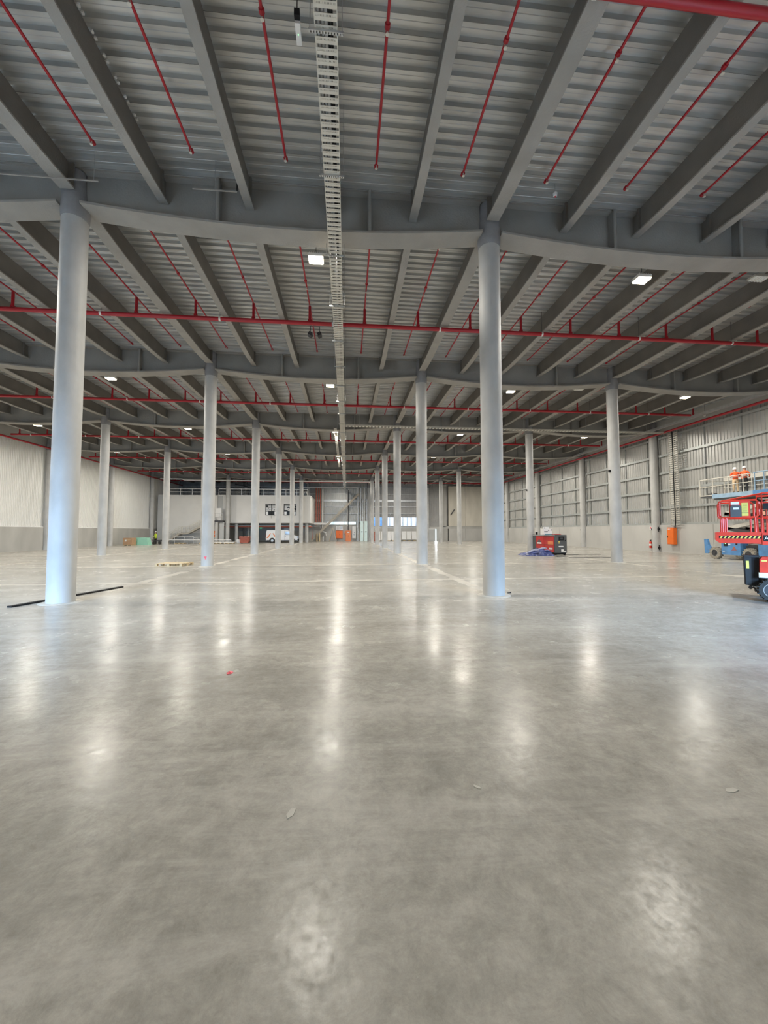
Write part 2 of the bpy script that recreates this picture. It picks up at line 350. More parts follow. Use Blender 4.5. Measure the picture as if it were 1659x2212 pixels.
for xa in (-28.6, -23.2, -17.8, -12.4, -7.0, -1.6, 3.8, 9.2, 14.0):
    xb = min(xa + 5.36, 17.9)
    top = 2.55 if xa > 3.5 else 3.0
    part('concrete_panel', MB().span((xa, -0.1, 0), (xb, 0.1, top)), 'wainscot_r', wb, (0, YB - 0.12, 0))
# pale concrete end bay at the right
for xa, xb in ((18.5, 21.6), (21.63, 25.5)):
    part('concrete_panel', MB().span((xa, -0.25, 2.62), (xb, 0.25, 9.95)), 'warm_concrete', wb, (0, YB - 0.35, 0))
    part('concrete_panel', MB().span((xa, -0.28, 0), (xb, 0.28, 2.18)), 'wainscot_r', wb, (0, YB - 0.35, 0))
part('ledge', MB().span((18.0, -0.2, 2.18), (25.5, 0.2, 2.62)), 'wainscot', wb, (0, YB - 0.35, 0))
part('pilaster', MB().span((17.1, -0.25, 2.6), (18.1, 0.25, 10.2)).span((17.1, -0.3, 0), (18.3, 0.3, 2.5)), 'wainscot', wb, (0, YB - 0.35, 0))
# front wall behind the camera with open dock doors
fw = MB(); xs = XL
for dx, dw in sorted(DOORS):
    fw.span((xs, YF - 0.3, 0), (dx - dw / 2, YF, ZD)); fw.span((dx - dw / 2, YF - 0.3, 4.3), (dx + dw / 2, YF, ZD)); xs = dx + dw / 2
fw.span((xs, YF - 0.3, 0), (XR, YF, ZD))
struct('wall_front', fw, 'white_liner', 'wall behind the viewpoint with open dock doors')
# windows in the back wall
def window(name, x0, x1, z0, z1, y, mull_x, label, panes=True):
    fr = MB(); t = 0.07
    fr.span((x0, -0.06, z0), (x1, 0.06, z0 + t)).span((x0, -0.06, z1 - t), (x1, 0.06, z1)).span((x0, -0.06, z0), (x0 + t, 0.06, z1)).span((x1 - t, -0.06, z0), (x1, 0.06, z1))
    o = part(name, fr, 'white_paint', None, (0, y, 0)); o['kind'] = 'structure'; o['label'] = label; o['category'] = 'window'
    xs_ = [x0] + list(mull_x) + [x1]
    for mx in mull_x: part('mullion', MB().span((mx - 0.035, -0.05, z0 + t), (mx + 0.035, 0.05, z1 - t)), 'white_paint', o)
    for a, b in zip(xs_[:-1], xs_[1:]): part('pane', MB().span((a + 0.04, -0.004, z0 + t), (b - 0.04, 0.004, z1 - t)), 'glass', o)
    return o
window('window_1', 4.6, 12.9, 2.62, 4.32, YB + 0.18, (6.0, 7.4, 8.8, 10.2, 11.6), 'long clear window strip in the far wall')
# what stands outside that window
t = thing('shipping_container', 'bright blue container outside, seen through the left of the far window', 'container', (6.4, 79, -0.1))
part('body', MB().span((-2.2, 0, 0), (1.5, 2.4, 5.0)), 'outside_blue', t)
for j in range(9): part('rib', MB().span((-2.0 + j * 0.4, -0.05, 0.2), (-1.85 + j * 0.4, 0, 4.9)), 'outside_blue', t)
t = thing('outside_building', 'white ribbed building outside the right of the far window', 'building', (12.4, 84, -0.1))
part('facade', MB().span((-3.5, 0, 0), (6, 3, 7.0)), 'outside', t)
for j in range(10): part('post', MB().span((-3.4 + j * 0.95, -0.2, 0), (-3.2 + j * 0.95, 0, 6.9)), 'galv', t)
# ------------------------------------------------------------------ columns
R_C = 0.2875
shaft = MB().lathe([(R_C, 0), (R_C, 9.58)], 32).mesh('shaft', 'column', True)
shaft_far = MB().lathe([(R_C, 0), (R_C, 9.58)], 20).mesh('shaft', 'column', True)
capm = MB().lathe([(0.275, 9.50), (0.30, 9.56), (0.312, 9.75), (0.305, 9.95), (0.29, 10.2), (0.25, 10.6), (0.25, 10.76)], 24).mesh('sprayed_top', 'column_cap', True)
basem = MB().lathe([(0.44, 0.0), (0.42, 0.012), (0.30, 0.016)], 28).mesh('grout_ring', 'grout', True)
spec_c = {(0, 1): 'thick pale bluish column nearest the camera at left, black strip at its foot',
          (1, 1): 'pale blue stained concrete column nearest the camera, right of centre',
          (0, 2): 'bluish round column with a small red triangle sticker, beside the wooden pallet',
          (1, 2): 'round blue-grey column just left of the nearest right hand column',
          (2, 2): 'round grey column between the air compressor and the orange wall cabinet',
          (2, 3): 'round grey column directly behind the blue tarpaulin heap'}
def place_column(i, k):
    X, Y = gx(i), gy(k)
    if i == -2: X = XL + 0.34
    if i == 3: X = XR - 0.36
    if k == 7: Y = YB - 0.35
    where = {-2: 'against the left wall', 3: 'against the right wall'}.get(i, f'{ORD[i + 2]} from the left wall')
    lab = spec_c.get((i, k)) or (f'round grey column in the {ORD[k]} row from the camera, {where}' if k < 7 else f'round grey column at the far end wall, {where}')
    grp = 'freestanding round columns' if -2 < i < 3 and k < 7 else 'round wall columns'
    if not in_view([(X, Y, 0), (X, Y, 5), (X, Y, 9)], 150): return
    t = thing('column', lab, 'column', (X, Y, 0), 0, grp)
    put('shaft', shaft if k < 3 else shaft_far, t); put('sprayed_top', capm, t)
    if -2 < i < 3 and k < 5: put('grout_ring', basem, t)
    if i == 0 and k == 2:
        part('sticker', MB().prism([(-0.07, 0.49), (0.07, 0.49), (0, 0.33)], -0.293, -0.285, 'XZ'), 'pink', t)['label'] = 'red triangle sticker'
    if i == 2 and k in (2, 3):
        part('bracket', MB().box((-0.30, -0.05, 5.0), (0.10, 0.10, 0.12)), 'black', t)
    return t
for k in range(1, 8):
    for i in range(-2, 4):
        place_column(i, k)
# bumper posts: thin pipes bolted beside the wall columns
# ------------------------------------------------------------------ girders
def girder_meshes():
    n_ = 24; L_ = SX - 2 * 0.27; zb = lambda u: 9.84 - 0.32 * math.sin(PI * max(0, min(1, u))) ** 0.9
    web = MB(); prof = [(0.27 + L_ * j / n_, zb(j / n_) + 0.02) for j in range(n_ + 1)]
    web.prism(prof + [(0.27 + L_, ZD - 0.04), (0.27, ZD - 0.04)], -0.035, 0.035, 'XZ')
    fl = MB()
    for j in range(n_):
        a, b = 0.27 + L_ * j / n_, 0.27 + L_ * (j + 1) / n_; za, zc = zb(j / n_), zb((j + 1) / n_)
        fl.add([(a, -0.3, za - 0.03), (b, -0.3, zc - 0.03), (b, 0.3, zc - 0.03), (a, 0.3, za - 0.03), (a, -0.3, za + 0.03), (b, -0.3, zc + 0.03), (b, 0.3, zc + 0.03), (a, 0.3, za + 0.03)],
               [(3, 2, 1, 0), (4, 5, 6, 7), (0, 1, 5, 4), (2, 3, 7, 6)])
    fl.add([(0.27, -0.3, zb(0) - .03), (0.27, 0.3, zb(0) - .03), (0.27, 0.3, zb(0) + .03), (0.27, -0.3, zb(0) + .03)], [(0, 1, 2, 3)])
    fl.add([(0.27 + L_, -0.3, zb(1) - .03), (0.27 + L_, 0.3, zb(1) - .03), (0.27 + L_, 0.3, zb(1) + .03), (0.27 + L_, -0.3, zb(1) + .03)], [(0, 1, 2, 3)])
    top = MB().span((0.27, -0.2, ZD - 0.05), (0.27 + L_, 0.2, ZD - 0.002))
    st = MB()
    z0 = zb(0.31) + 0.03
    st.span((-0.03, -0.27, z0), (0.03, -0.035, ZD - 0.05)).span((-0.03, 0.035, z0), (0.03, 0.27, ZD - 0.05))
    st.lathe([(0.05, z0), (0.05, ZD - 0.05)], 10, (0, -0.27, 0)); st.lathe([(0.05, z0), (0.05, ZD - 0.05)], 10, (0, 0.27, 0))
    return web.mesh('web', 'spray_blue'), fl.mesh('bottom_flange', 'spray'), top.mesh('top_flange', 'spray'), st.mesh('stiffener', 'spray_blue', True)
gw, gf, gt, gs = girder_meshes()
for k in range(1, 7):
    for i in range(-2, 3):
        Y = gy(k)
        if not in_view([(gx(i) + SX * u, Y, 10) for u in (0, .25, .5, .75, 1)], 60): continue
        t = thing('girder', f'deep grey curved-bottom steel girder across the {ORD[k]} column row, {ORD[i + 3]} span from left', 'girder', (gx(i), Y, 0), 0, 'cross girders between the columns')
        put('web', gw, t); put('bottom_flange', gf, t); put('top_flange', gt, t)
        put('stiffener', gs, t, (0.33 * SX, 0, 0)); put('stiffener', gs, t, (0.69 * SX, 0, 0))
# ------------------------------------------------------------------ roof beams
def beam_meshes(L_, wf, zb0, name):
    def zb(y): e = min(y, L_ - y); s = max(0, min(1, e / 1.7)); return zb0 + 0.10 * (1 - s) ** 1.3
    ys = [0, 0.35, 0.8, 1.2, 1.7, L_ / 2, L_ - 1.7, L_ - 1.2, L_ - 0.8, L_ - 0.35, L_]
    web = MB().prism([(y, zb(y) + 0.02) for y in ys] + [(L_, ZD - 0.002), (0, ZD - 0.002)], -0.03, 0.03, 'YZ')
    fl = MB(); h = wf / 2
    for a, b in zip(ys[:-1], ys[1:]):
        za, zc = zb(a), zb(b)
        fl.add([(-h, a, za - .022), (h, a, za - .022), (h, b, zc - .022), (-h, b, zc - .022), (-h, a, za + .022), (h, a, za + .022), (h, b, zc + .022), (-h, b, zc + .022)],
               [(3, 2, 1, 0), (4, 5, 6, 7), (1, 2, 6, 5), (0, 4, 7, 3)])
    fl.add([(-h, 0, zb(0) - .022), (h, 0, zb(0) - .022), (h, 0, zb(0) + .022), (-h, 0, zb(0) + .022)], [(0, 1, 2, 3)])
    fl.add([(-h, L_, zb(L_) - .022), (h, L_, zb(L_) - .022), (h, L_, zb(L_) + .022), (-h, L_, zb(L_) + .022)], [(0, 1, 2, 3)])
    st = MB().span((-h * 0.9, 0, zb(0.2) + 0.02), (h * 0.9, 0.05, ZD - 0.01))
    return web.mesh('web', 'spray_web_shaded'), fl.mesh('flange', 'spray'), st.mesh('end_plate', 'spray_web_shaded')
L1 = SY - 0.10
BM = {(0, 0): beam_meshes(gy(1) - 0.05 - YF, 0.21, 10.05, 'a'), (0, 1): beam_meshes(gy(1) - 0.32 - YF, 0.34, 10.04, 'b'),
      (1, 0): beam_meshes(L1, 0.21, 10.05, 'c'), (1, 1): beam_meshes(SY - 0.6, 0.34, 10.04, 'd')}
for b in range(0, 7):
    for j in range(-10, 16):
        X = X0 + j * SX / 5; heavy = (j % 5 == 0)
        if j in (-10, 15): continue
        ya = YF if b == 0 else gy(b) + (0.3 if heavy else 0.05)
        yend = gy(b + 1)
        if not in_view([(X, ya + (yend - ya) * u, 10.3) for u in (0, .25, .5, .75, .98)], 60): continue
        w_, f_, e_ = BM[(0 if b == 0 else 1, 1 if heavy else 0)]
        bay = 'nearest roof bay' if b == 0 else f'{ORD[b + 1]} roof bay from the camera'
        kindw = 'wide column-line' if heavy else 'slender'
        t = thing('roof_beam', f'{kindw} grey roof beam in the {bay}, {ORD[j + 10]} from the left wall', 'beam', (X, ya, 0), 0, 'roof beams running away from the camera')
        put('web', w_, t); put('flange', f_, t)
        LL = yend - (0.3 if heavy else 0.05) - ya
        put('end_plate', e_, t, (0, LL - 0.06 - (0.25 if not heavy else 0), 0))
# white bolt heads along one beam
t = thing('fixing_clip_row', 'row of small white clips along the top edge of a roof beam at upper left', 'clips', (X0 + SX / 5, 0, ZD))
for j in range(8):
    for d in (0.0, 0.10): part('clip', MB().box((0.10, 6.1 + j * 0.36 + d, -0.05), (0.035, 0.05, 0.035)), 'white_paint', t)
# ------------------------------------------------------------------ sprinkler pipes
ZM, ZBR = 9.88, 10.56
riser = MB().tube([(0, 0, ZM), (0, 0, ZBR)], 0.05, 10).lathe([(0.075, ZM + 0.07), (0.075, ZM + 0.13)], 10).mesh('riser', 'red_pipe', True)
br = MB().tube([(0, -3.75, ZBR), (0, 3.95, ZBR)], 0.028, 8)
for yy in (-3.72, -1.6, 1.2, 3.9): br.lathe([(0.05, yy - 0.035), (0.05, yy + 0.035)], 8, (0, 0, ZBR), 0, 'Y')
br = br.mesh('branch_pipe', 'red_pipe', True)
hd = MB().lathe([(0.014, -0.02), (0.014, -0.09), (0.035, -0.095), (0.035, -0.10)], 8).mesh('sprinkler_head', 'cream_steel', True)
coup = MB().lathe([(0.088, -0.035), (0.088, 0.035)], 10, (0, 0, ZM), 0, 'X').mesh('pipe_clip', 'white_band', True)
rod = MB().tube([(0, 0, ZM + 0.08), (0, 0, ZD + 0.05)], 0.008, 5).mesh('hanger_rod', 'dark')
for b in range(0, 7):
    Y = gy(b) + SY / 2
    bay = 'nearest roof bay' if b == 0 else f'{ORD[b + 1]} roof bay from the camera'
    t = thing('sprinkler_line', f'red sprinkler main with branch pipes crossing the {bay}', 'pipe', (0, Y, 0), 0, 'red sprinkler mains across the hall')
    xa = -28.0 if b > 0 else 1.5
    part('main_pipe', MB().tube([(xa if b else -9, 0, ZM), (24.2, 0, ZM)], 0.078, 12), 'red_pipe', t, smooth=True)
    for j in range(-10, 15):
        X = X0 + (j + 0.5) * SX / 5
        if not in_view([(X, Y + u, 10.3) for u in (-3.7, 0, 3.9)], 60): continue
        put('riser', riser, t, (X, 0, 0)); q = put('branch_pipe', br, t, (X, 0, 0))
        for yy in ((-3.7, -1.25, 1.25, 3.85) if b < 4 else (-3.7, 3.85)): put('sprinkler_head', hd, q, (0, yy, ZBR))
        if j % 2 == 0: put('pipe_clip', coup, t, (X + 0.9, 0, 0)); put('hanger_rod', rod, t, (X + 0.9, 0, 0))
def long_pipe(name, lab, X, z, y0, y1, r):
    t = thing(name, lab, 'pipe', (X, 0, 0)); part('pipe', MB().tube([(0, y0, z), (0, y1, z)], r, 12), 'red_pipe', t, smooth=True)
    for k in range(int((y1 - y0) / 4)):
        part('pipe_clip', MB().lathe([(r + 0.012, -0.03), (r + 0.012, 0.03)], 10, (0, y0 + 2 + k * 4, z), 0, 'Y'), 'red_pipe', t, smooth=True)
    return t
long_pipe('sprinkler_feed_pipe', 'long red pipe running along the top of the right wall', 25.0, 9.50, 5, 70.5, 0.085)
long_pipe('sprinkler_feed_pipe', 'long red pipe running along the top of the left wall', -28.1, 9.62, 22, 70.5, 0.085)
# ------------------------------------------------------------------ high bay lamps
lh = MB().box((0, 0, 0.10), (0.44, 0.34, 0.09)).box((0, 0, 0.17), (0.24, 0.16, 0.07)); 
for j in range(7): lh.box((-0.18 + j * 0.06, 0, 0.16), (0.012, 0.30, 0.05))
lh = lh.mesh('housing', 'white_paint')
ll = MB().box((0, 0, 0.035), (0.40, 0.30, 0.04)).mesh('lens', 'lamp_lens')
lr = MB().tube([(0, 0, 0.2), (0, 0, ZD - 9.62 + 0.09)], 0.010, 5).mesh('suspension_rod', 'dark')
LX = [-23.03, -12.25, -0.92, 9.31, 20.09]
for k in range(0, 7):
    for i, X in enumerate(LX):
        Y = gy(k) + 1.05
        if k == 6 and i < 2: continue
        row = f'{ORD[k]} row of lamps'
        if k > 0 and in_view([(X, Y, 9.7)], 40):
            t = thing('high_bay_lamp', f'lit high bay lamp in the {row} from camera, {ORD[i + 1]} from left wall', 'lamp', (X, Y, 9.62), 0, 'high bay lamps under the roof')
            put('housing', lh, t); put('lens', ll, t); put('suspension_rod', lr, t)
            a = area('lamp_light', (0, 0, 0.0), (0, 0, 0), 0.40, 0.30, LAMP_W, (1.0, 0.945, 0.845)); a.parent = t
        else:
            if k == 0:  # unseen dim lamp row above the camera, added to light the near bay
                put('added_lamp_housing', lh, ceil, (X, Y, 9.62)); put('lamp_lens', ll, ceil, (X, Y, 9.62)); put('added_lamp_rod', lr, ceil, (X, Y, 9.62))
            area('lamp_light', (X, Y, 9.62), (0, 0, 0), 0.40, 0.30, LAMP_W * (0.16 if k == 0 else 1.0), (1.0, 0.945, 0.845))
# ------------------------------------------------------------------ cable trays
TX, TZ = -0.33, 9.2
t = thing('cable_tray', 'long pale perforated cable tray hanging down the middle of the hall', 'cable tray', (TX, 0, TZ))
for s in (-1, 1): part('side_rail', MB().span((s * 0.165 - 0.006, YF, -0.01), (s * 0.165 + 0.006, 69.8, 0.06)), 'cream_steel', t)
rn = MB()
for z_ in (0,): rn.span((-0.16, 0.0, -0.008), (0.16, 0.018, 0.0)).span((-0.16, 0.044, -0.008), (0.16, 0.090, 0.0))
for j in range(15): rn.span((-0.158 + j * 0.0215, 0.018, -0.008), (-0.1425 + j * 0.0215, 0.044, 0.0))
rn = rn.mesh('rung', 'cream_steel'); rf = MB().span((-0.16, 0, -0.008), (0.16, 0.088, 0.0)).mesh('rung', 'cream_steel')
for j in range(290):
    put('rung', rn if j < 110 else rf, t, (0, 3.6 + j * 0.14, 0))
far = MB(); y = 3.6 + 290 * 0.14
while y < 69.8: far.span((-0.16, y, -0.008), (0.16, y + 0.088, 0)); y += 0.14
part('far_rungs', far, 'cream_steel', t)['kind'] = 'stuff'
part('cable', MB().tube([(0.045, YF, 0.03), (0.05, 20, 0.03), (0.04, 69, 0.03)], 0.022, 6).tube([(0.09, YF, 0.03), (0.085, 20, 0.03), (0.09, 69, 0.03)], 0.018, 6), 'black', t)
part('cable', MB().tube([(-0.05, YF, 0.04), (-0.05, 69, 0.04)], 0.03, 6).tube([(-0.11, YF, 0.04), (-0.11, 69, 0.04)], 0.03, 6), 'spray', t)
hb = MB(); hb.span((-0.26, -0.02, -0.045), (0.26, -0.016, -0.012)).span((-0.26, 0.016, -0.045), (0.26, 0.02, -0.012))
for j in range(12): hb.span((-0.26 + j * 0.044, -0.02, -0.045), (-0.236 + j * 0.044, 0.02, -0.041))
hb = hb.mesh('hanger_bar', 'galv'); hr = MB().tube([(0, 0, -0.05), (0, 0, ZD - TZ)], 0.007, 5).mesh('hanger_rod', 'galv')
for j in range(27):
    yy = 5.62 + j * 2.42
    put('hanger_bar', hb, t, (0, yy, 0))
    for s in (-1, 1): put('hanger_rod', hr, t, (s * 0.24, yy, 0))
def side_tray(name, lab, x0, x1, y0, y1, z, wd, axis):
    t = thing(name, lab, 'cable tray', (0, 0, 0))
    if axis == 'X':
        for s in (0, 1): part('side_rail', MB().span((x0, y0 + s * wd, z - 0.02), (x1, y0 + s * wd + 0.012, z + 0.07)), 'cream_steel', t)
        n_ = int((x1 - x0) / 0.25); L_ = x1 - x0
        for j in range(n_): part('rung', MB().span((x0 + j * 0.25, y0, z - 0.015), (x0 + j * 0.25 + 0.12, y0 + wd, z - 0.005)), 'cream_steel', t)
        for j in range(int(L_ / 2.5)):
            part('hanger_rod', MB().tube([(x0 + 1 + j * 2.5, y0 - 0.03, z - 0.03), (x0 + 1 + j * 2.5, y0 - 0.03, ZD)], 0.008, 5), 'galv', t)
    else:
        for s in (0, 1): part('side_rail', MB().span((x0 + s * wd, y0, z - 0.02), (x0 + s * wd + 0.012, y1, z + 0.07)), 'cream_steel', t)
        for j in range(8): part('hanger_rod', MB().tube([(x0 + wd + 0.03, y0 + 1 + j * 2.2, z - 0.02), (x0 + wd + 0.03, y0 + 1 + j * 2.2, ZD + 0.09)], 0.008, 5), 'galv', t)
        for j in range(int((y1 - y0) / 0.3)): part('rung', MB().span((x0, y0 + j * 0.3, z - 0.015), (x0 + wd, y0 + j * 0.3 + 0.15, z - 0.005)), 'cream_steel', t)
    return t
side_tray('cable_tray', 'pale cable tray branching right from the central tray to the right wall', -0.1, 25.2, 28.7, 0, 9.45, 0.35, 'X')
side_tray('cable_tray', 'short narrow cable tray just left of the central tray, farther down the hall', -0.98, 0, 29.2, 47.0, 9.35, 0.2, 'Y')
t = thing('vertical_cable_ladder', 'pair of upright cable ladders above the orange cabinet on the right wall', 'cable tray', (25.38, 28.4, 0))
for ya in (-0.42, 0.06):
    for s in (0, 0.34): part('side_rail', MB().span((-0.03, ya + s, 2.14), (0.03, ya + s + 0.015, 9.5)), 'cream_steel', t)
    for j in range(44): part('rung', MB().span((-0.01, ya, 2.2 + j * 0.165), (0.01, ya + 0.34, 2.27 + j * 0.165)), 'cream_steel', t)
part('cable', MB().tube([(-0.05, 0.0, 9.5), (-0.05, 0.0, 5), (-0.05, -0.03, 2.4), (-0.04, 0.05, 1.95)], 0.035, 6), 'black', t)
# unistrut with cable below the first girder
for x0, x1, lab, cab in ((-10.5, -5.9, 'thin metal strut hanging across the front of the nearest left column top', False), (-3.75, -2.7, 'short metal strut with a black cable drop below a roof beam', True)):
    t = thing('hanging_strut', lab, 'strut', (0, 9.6, 10.02))
    part('strut', MB().span((x0, -0.012, -0.012), (x1, 0.012, 0.012)), 'spray', t)
    for q in (x0 + 0.2, x1 - 0.1) if not cab else ((x0 + x1) / 2,): part('hanger_rod', MB().tube([(q, 0, 0), (q, 0, ZD - 10.02)], 0.006, 5), 'galv', t)
    if cab: part('cable', MB().tube([(x1, 0, 0.03), (x1, 0, 0.5), (x1 - 0.05, -0.6, 0.72)], 0.018, 6), 'black', t)
# small ceiling devices
t = thing('wall_box_device', 'small white box with a green lamp hanging left of the cable tray', 'device', (-0.82, 6.25, 9.95))
part('case', MB().box((0, 0, 0), (0.085, 0.30, 0.10)), 'white_paint', t); part('bracket', MB().box((0, -0.19, 0.05), (0.09, 0.07, 0.12)).tube([(0, -0.19, 0.1), (0, -0.19, 0.83)], 0.008, 5), 'black', t)
part('indicator', MB().box((0, 0.0, -0.052), (0.015, 0.015, 0.004)), 'led_green', t)
t = thing('smoke_detector', 'small round white detector under the deck right of the nearest right column', 'detector', (5.42, 9.5, 10.52))
part('body', MB().lathe([(0.02, -0.04), (0.05, -0.03), (0.06, 0.02), (0.06, 0.04)], 12), 'white_paint', t, smooth=True); part('conduit', MB().tube([(0, 0, 0.04), (0, 0, 0.3)], 0.01, 5), 'galv', t)
part('sensor', MB().lathe([(0.012, -0.07), (0.02, -0.04)], 8), 'pink', t)
for q, wd in ((-1.62, 'left'), (-1.22, 'right')):
    t = thing('loudspeaker', f'{wd} one of two small dark angled boxes under the deck by the cable tray', 'loudspeaker', (q, 17.3, 10.38))
    part('case', MB().box((0, 0, 0), (0.16, 0.30, 0.14), 0, 0, 0.5 if wd == 'left' else -0.5), 'dark', t); part('bracket', MB().tube([(0, 0, 0.05), (0, 0, 0.4)], 0.012, 5), 'dark', t)
for p, lab in (((13.45, 11.4, 10.0), 'unlit pale strip fitting at the right edge behind the first girder'), ((13.5, 21.6, 10.0), 'unlit pale strip fitting behind the second girder')):
    t = thing('strip_fitting', lab, 'light fitting', p)
    part('body', MB().box((0, 0, 0), (0.55, 0.30, 0.06)), 'cream_steel', t); part('hanger_rod', MB().tube([(0, 0, 0), (0, 0, ZD - p[2])], 0.008, 5), 'galv', t)
    for j in range(5): part('louvre', MB().box((-0.2 + j * 0.1, 0, -0.035), (0.03, 0.28, 0.02)), 'white_paint', t)
t = thing('edge_beam_gutter', 'long pale steel gutter running along the top right beside the wall', 'gutter', (24.5, 0, 9.72))
part('gutter', MB().prism([(-0.12, 0), (0.12, 0), (0.14, 0.16), (-0.14, 0.16)], 8, 60, 'XZ'), 'galv', t)
# far pale conduits under the roof
t = thing('roof_conduit', 'long pale pipe under the roof in front of the office block', 'pipe', (0, 60.1, 9.42)); part('pipe', MB().tube([(-27, 0, 0), (-24, 0, 0), (-23.6, 0, -0.15), (3.6, 0, -0.15)], 0.09, 8), 'white_paint', t, smooth=True)
for j in range(9): part('hanger_rod', MB().tube([(-26 + j * 3.5, 0, 0), (-26 + j * 3.5, 0, 1.2)], 0.01, 4), 'galv', t)
t = thing('roof_conduit', 'pale pipe crossing high in front of the far wall above the diagonal brace', 'pipe', (0, 70.2, 9.45)); part('pipe', MB().tube([(-8.5, 0, 0.0), (2.0, 0, 0.0)], 0.08, 8).tube([(1.95, 0, 0), (1.95, 0, -7.0)], 0.07, 8), 'white_paint', t, smooth=True)
# ------------------------------------------------------------------ office block at the far left
YO = 61.6
t = thing('office_block', 'two storey pale office block with roof railing in the far left corner', 'building', (0, YO, 0))
part('raised_storey', MB().span((-19.35, 0.25, 3.05), (-5.65, 9.3, 7.2)), 'block', t)
part('soffit', MB().span((-19.3, 0.1, 2.98), (-5.6, 9.3, 3.05)), 'wainscot', t)
part('edge_trim', MB().span((-5.66, 0.2, 3.05), (-5.56, 0.3, 7.2)).span((-19.4, 0.2, 7.2), (-5.56, 9.3, 7.26)), 'white_paint', t)
part('full_height_wing', MB().span((-27.9, 0, 0), (-19.4, 9.3, 7.2)), 'block', t)
part('wing_end_panel', MB().span((-27.95, -0.02, 0), (-26.8, 0.0, 7.15)), 'block_dark', t)
part('wing_plinth', MB().span((-26.0, -0.03, 0), (-19.45, 0.0, 1.5)), 'block_dark', t)
part('recess_panel', MB().span((-19.5, 0.20, 3.05), (-18.7, 0.26, 7.15)), 'block_dark', t)
part('downpipe', MB().tube([(-17.5, 0.12, 3.1), (-17.5, 0.12, 7.1)], 0.06, 8), 'block_dark', t)
for x, h in ((-16.8, 0), (-6.2, 0)):
    part('support_column', MB().lathe([(0.26, 0), (0.26, 3.0)], 14, (x, 1.0, 0)), 'column', t, smooth=True)
for x0, x1 in ((-12.35, -10.55), (-9.6, -7.75)):
    fr = part('window', MB().span((x0, 0.18, 4.2), (x1, 0.26, 4.26)).span((x0, 0.18, 5.86), (x1, 0.26, 5.92)).span((x0, 0.18, 4.2), (x0 + 0.06, 0.26, 5.92)).span((x1 - 0.06, 0.18, 4.2), (x1, 0.26, 5.92)).span(((x0 + x1) / 2 - 0.03, 0.18, 4.2), ((x0 + x1) / 2 + 0.03, 0.26, 5.92)), 'black', t)
    part('pane', MB().span((x0 + 0.05, 0.235, 4.25), (x1 - 0.05, 0.245, 5.88)), 'glass_dark', fr)
    random.seed(int(x0 * -10))
    for r in range(6):
        z = 4.85 + r * 0.17; xx = x0 + 0.1
        while xx < x1 - 0.3:
            ln = random.uniform(0.25, 0.75)
            if random.random() < 0.85: part('reflected_blind', MB().span((xx, 0.222, z), (min(xx + ln, x1 - 0.08), 0.232, z + 0.11)), 'white_paint', fr)
            xx += ln + 0.05
    part('lower_blind', MB().span((x0 + 0.08, 0.222, 4.28), (x0 + 0.42, 0.232, 4.75)).span((x1 - 0.45, 0.222, 4.28), (x1 - 0.08, 0.232, 4.75)), 'white_paint', fr)
    part('sill_bracket', MB().span((x0 + 0.85, 0.1, 3.75), (x0 + 0.93, 0.2, 4.2)), 'wainscot_r', t)
def railing(t, x0, x1, y, z, h, n_, m='white_paint'):
    rl = part('railing', MB().bar((x0, y, z + h), (x1, y, z + h), 0.075, 0.075).bar((x0, y, z + h * 0.52), (x1, y, z + h * 0.52), 0.055, 0.055), m, t)
    for j in range(n_ + 1):
        x = x0 + (x1 - x0) * j / n_; part('rail_post', MB().bar((x, y, z), (x, y, z + h), 0.07, 0.07), m, rl)
railing(t, -26.5, -19.7, 0.1, 7.2, 0.95, 4); railing(t, -19.3, -6.0, 0.35, 7.25, 0.95, 8)
part('duct', MB().tube([(-6.9, 1.5, 7.2), (-6.7, 1.5, 8.0), (-6.3, 1.5, 8.0), (-6.2, 1.5, 7.3)], 0.14, 8), 'galv', t, smooth=True)
part('roof_duct', MB().tube([(-12, 4, 8.9), (-10.2, 4, 8.9), (-8.8, 4, 8.3)], 0.10, 6), 'galv', t)
for x in (-16, -14.2): part('roof_unit', MB().bar((x, 5, 7.2), (x, 5, 9.0), 0.2, 0.2).bar((x, 5, 9.0), (x - 2.2, 5, 9.5), 0.15, 0.15), 'dark', t)
# undercroft details on the far wall
t = thing('loading_gate', 'wide beige mesh gate in the undercroft below the office block', 'gate', (0, YB - 0.35, 0))
part('frame', MB().bar((-20.2, 0, 0), (-20.2, 0, 1.75), .08, .08).bar((-15.6, 0, 0), (-15.6, 0, 1.75), .08, .08).bar((-20.2, 0, 1.72), (-15.6, 0, 1.72), .08, .08).bar((-17.9, 0, 0), (-17.9, 0, 1.7), .08, .08), 'white_paint', t)
part('infill', MB().span((-20.15, 0.02, 0.08), (-17.95, 0.05, 1.68)).span((-17.85, 0.02, 0.08), (-15.65, 0.05, 1.68)), 'cream_paint', t)
t = thing('undercroft_pipe', 'red and white pipe run under the raised office storey', 'pipe', (0, YO + 1.4, 2.45))
part('red_pipe', MB().tube([(-18.8, 0, 0), (-5.4, 0, 0), (-5.4, 0, -2.0)], 0.08, 8), 'brick_red', t, smooth=True)
part('white_pipe', MB().tube([(-18.8, 0.1, 0.18), (-5.6, 0.1, 0.18)], 0.06, 8), 'white_paint', t, smooth=True)
part('drop_pipe', MB().tube([(-15.05, 0.1, 0.1), (-15.05, 0.1, -1.6)], 0.05, 8), 'white_paint', t, smooth=True)
t = thing('exit_sign', 'small green lit exit sign under the office block', 'sign', (-14.9, YB - 0.4, 2.35)); part('plate', MB().box((0, 0, 0), (0.36, 0.06, 0.30)), 'sign_lit', t)
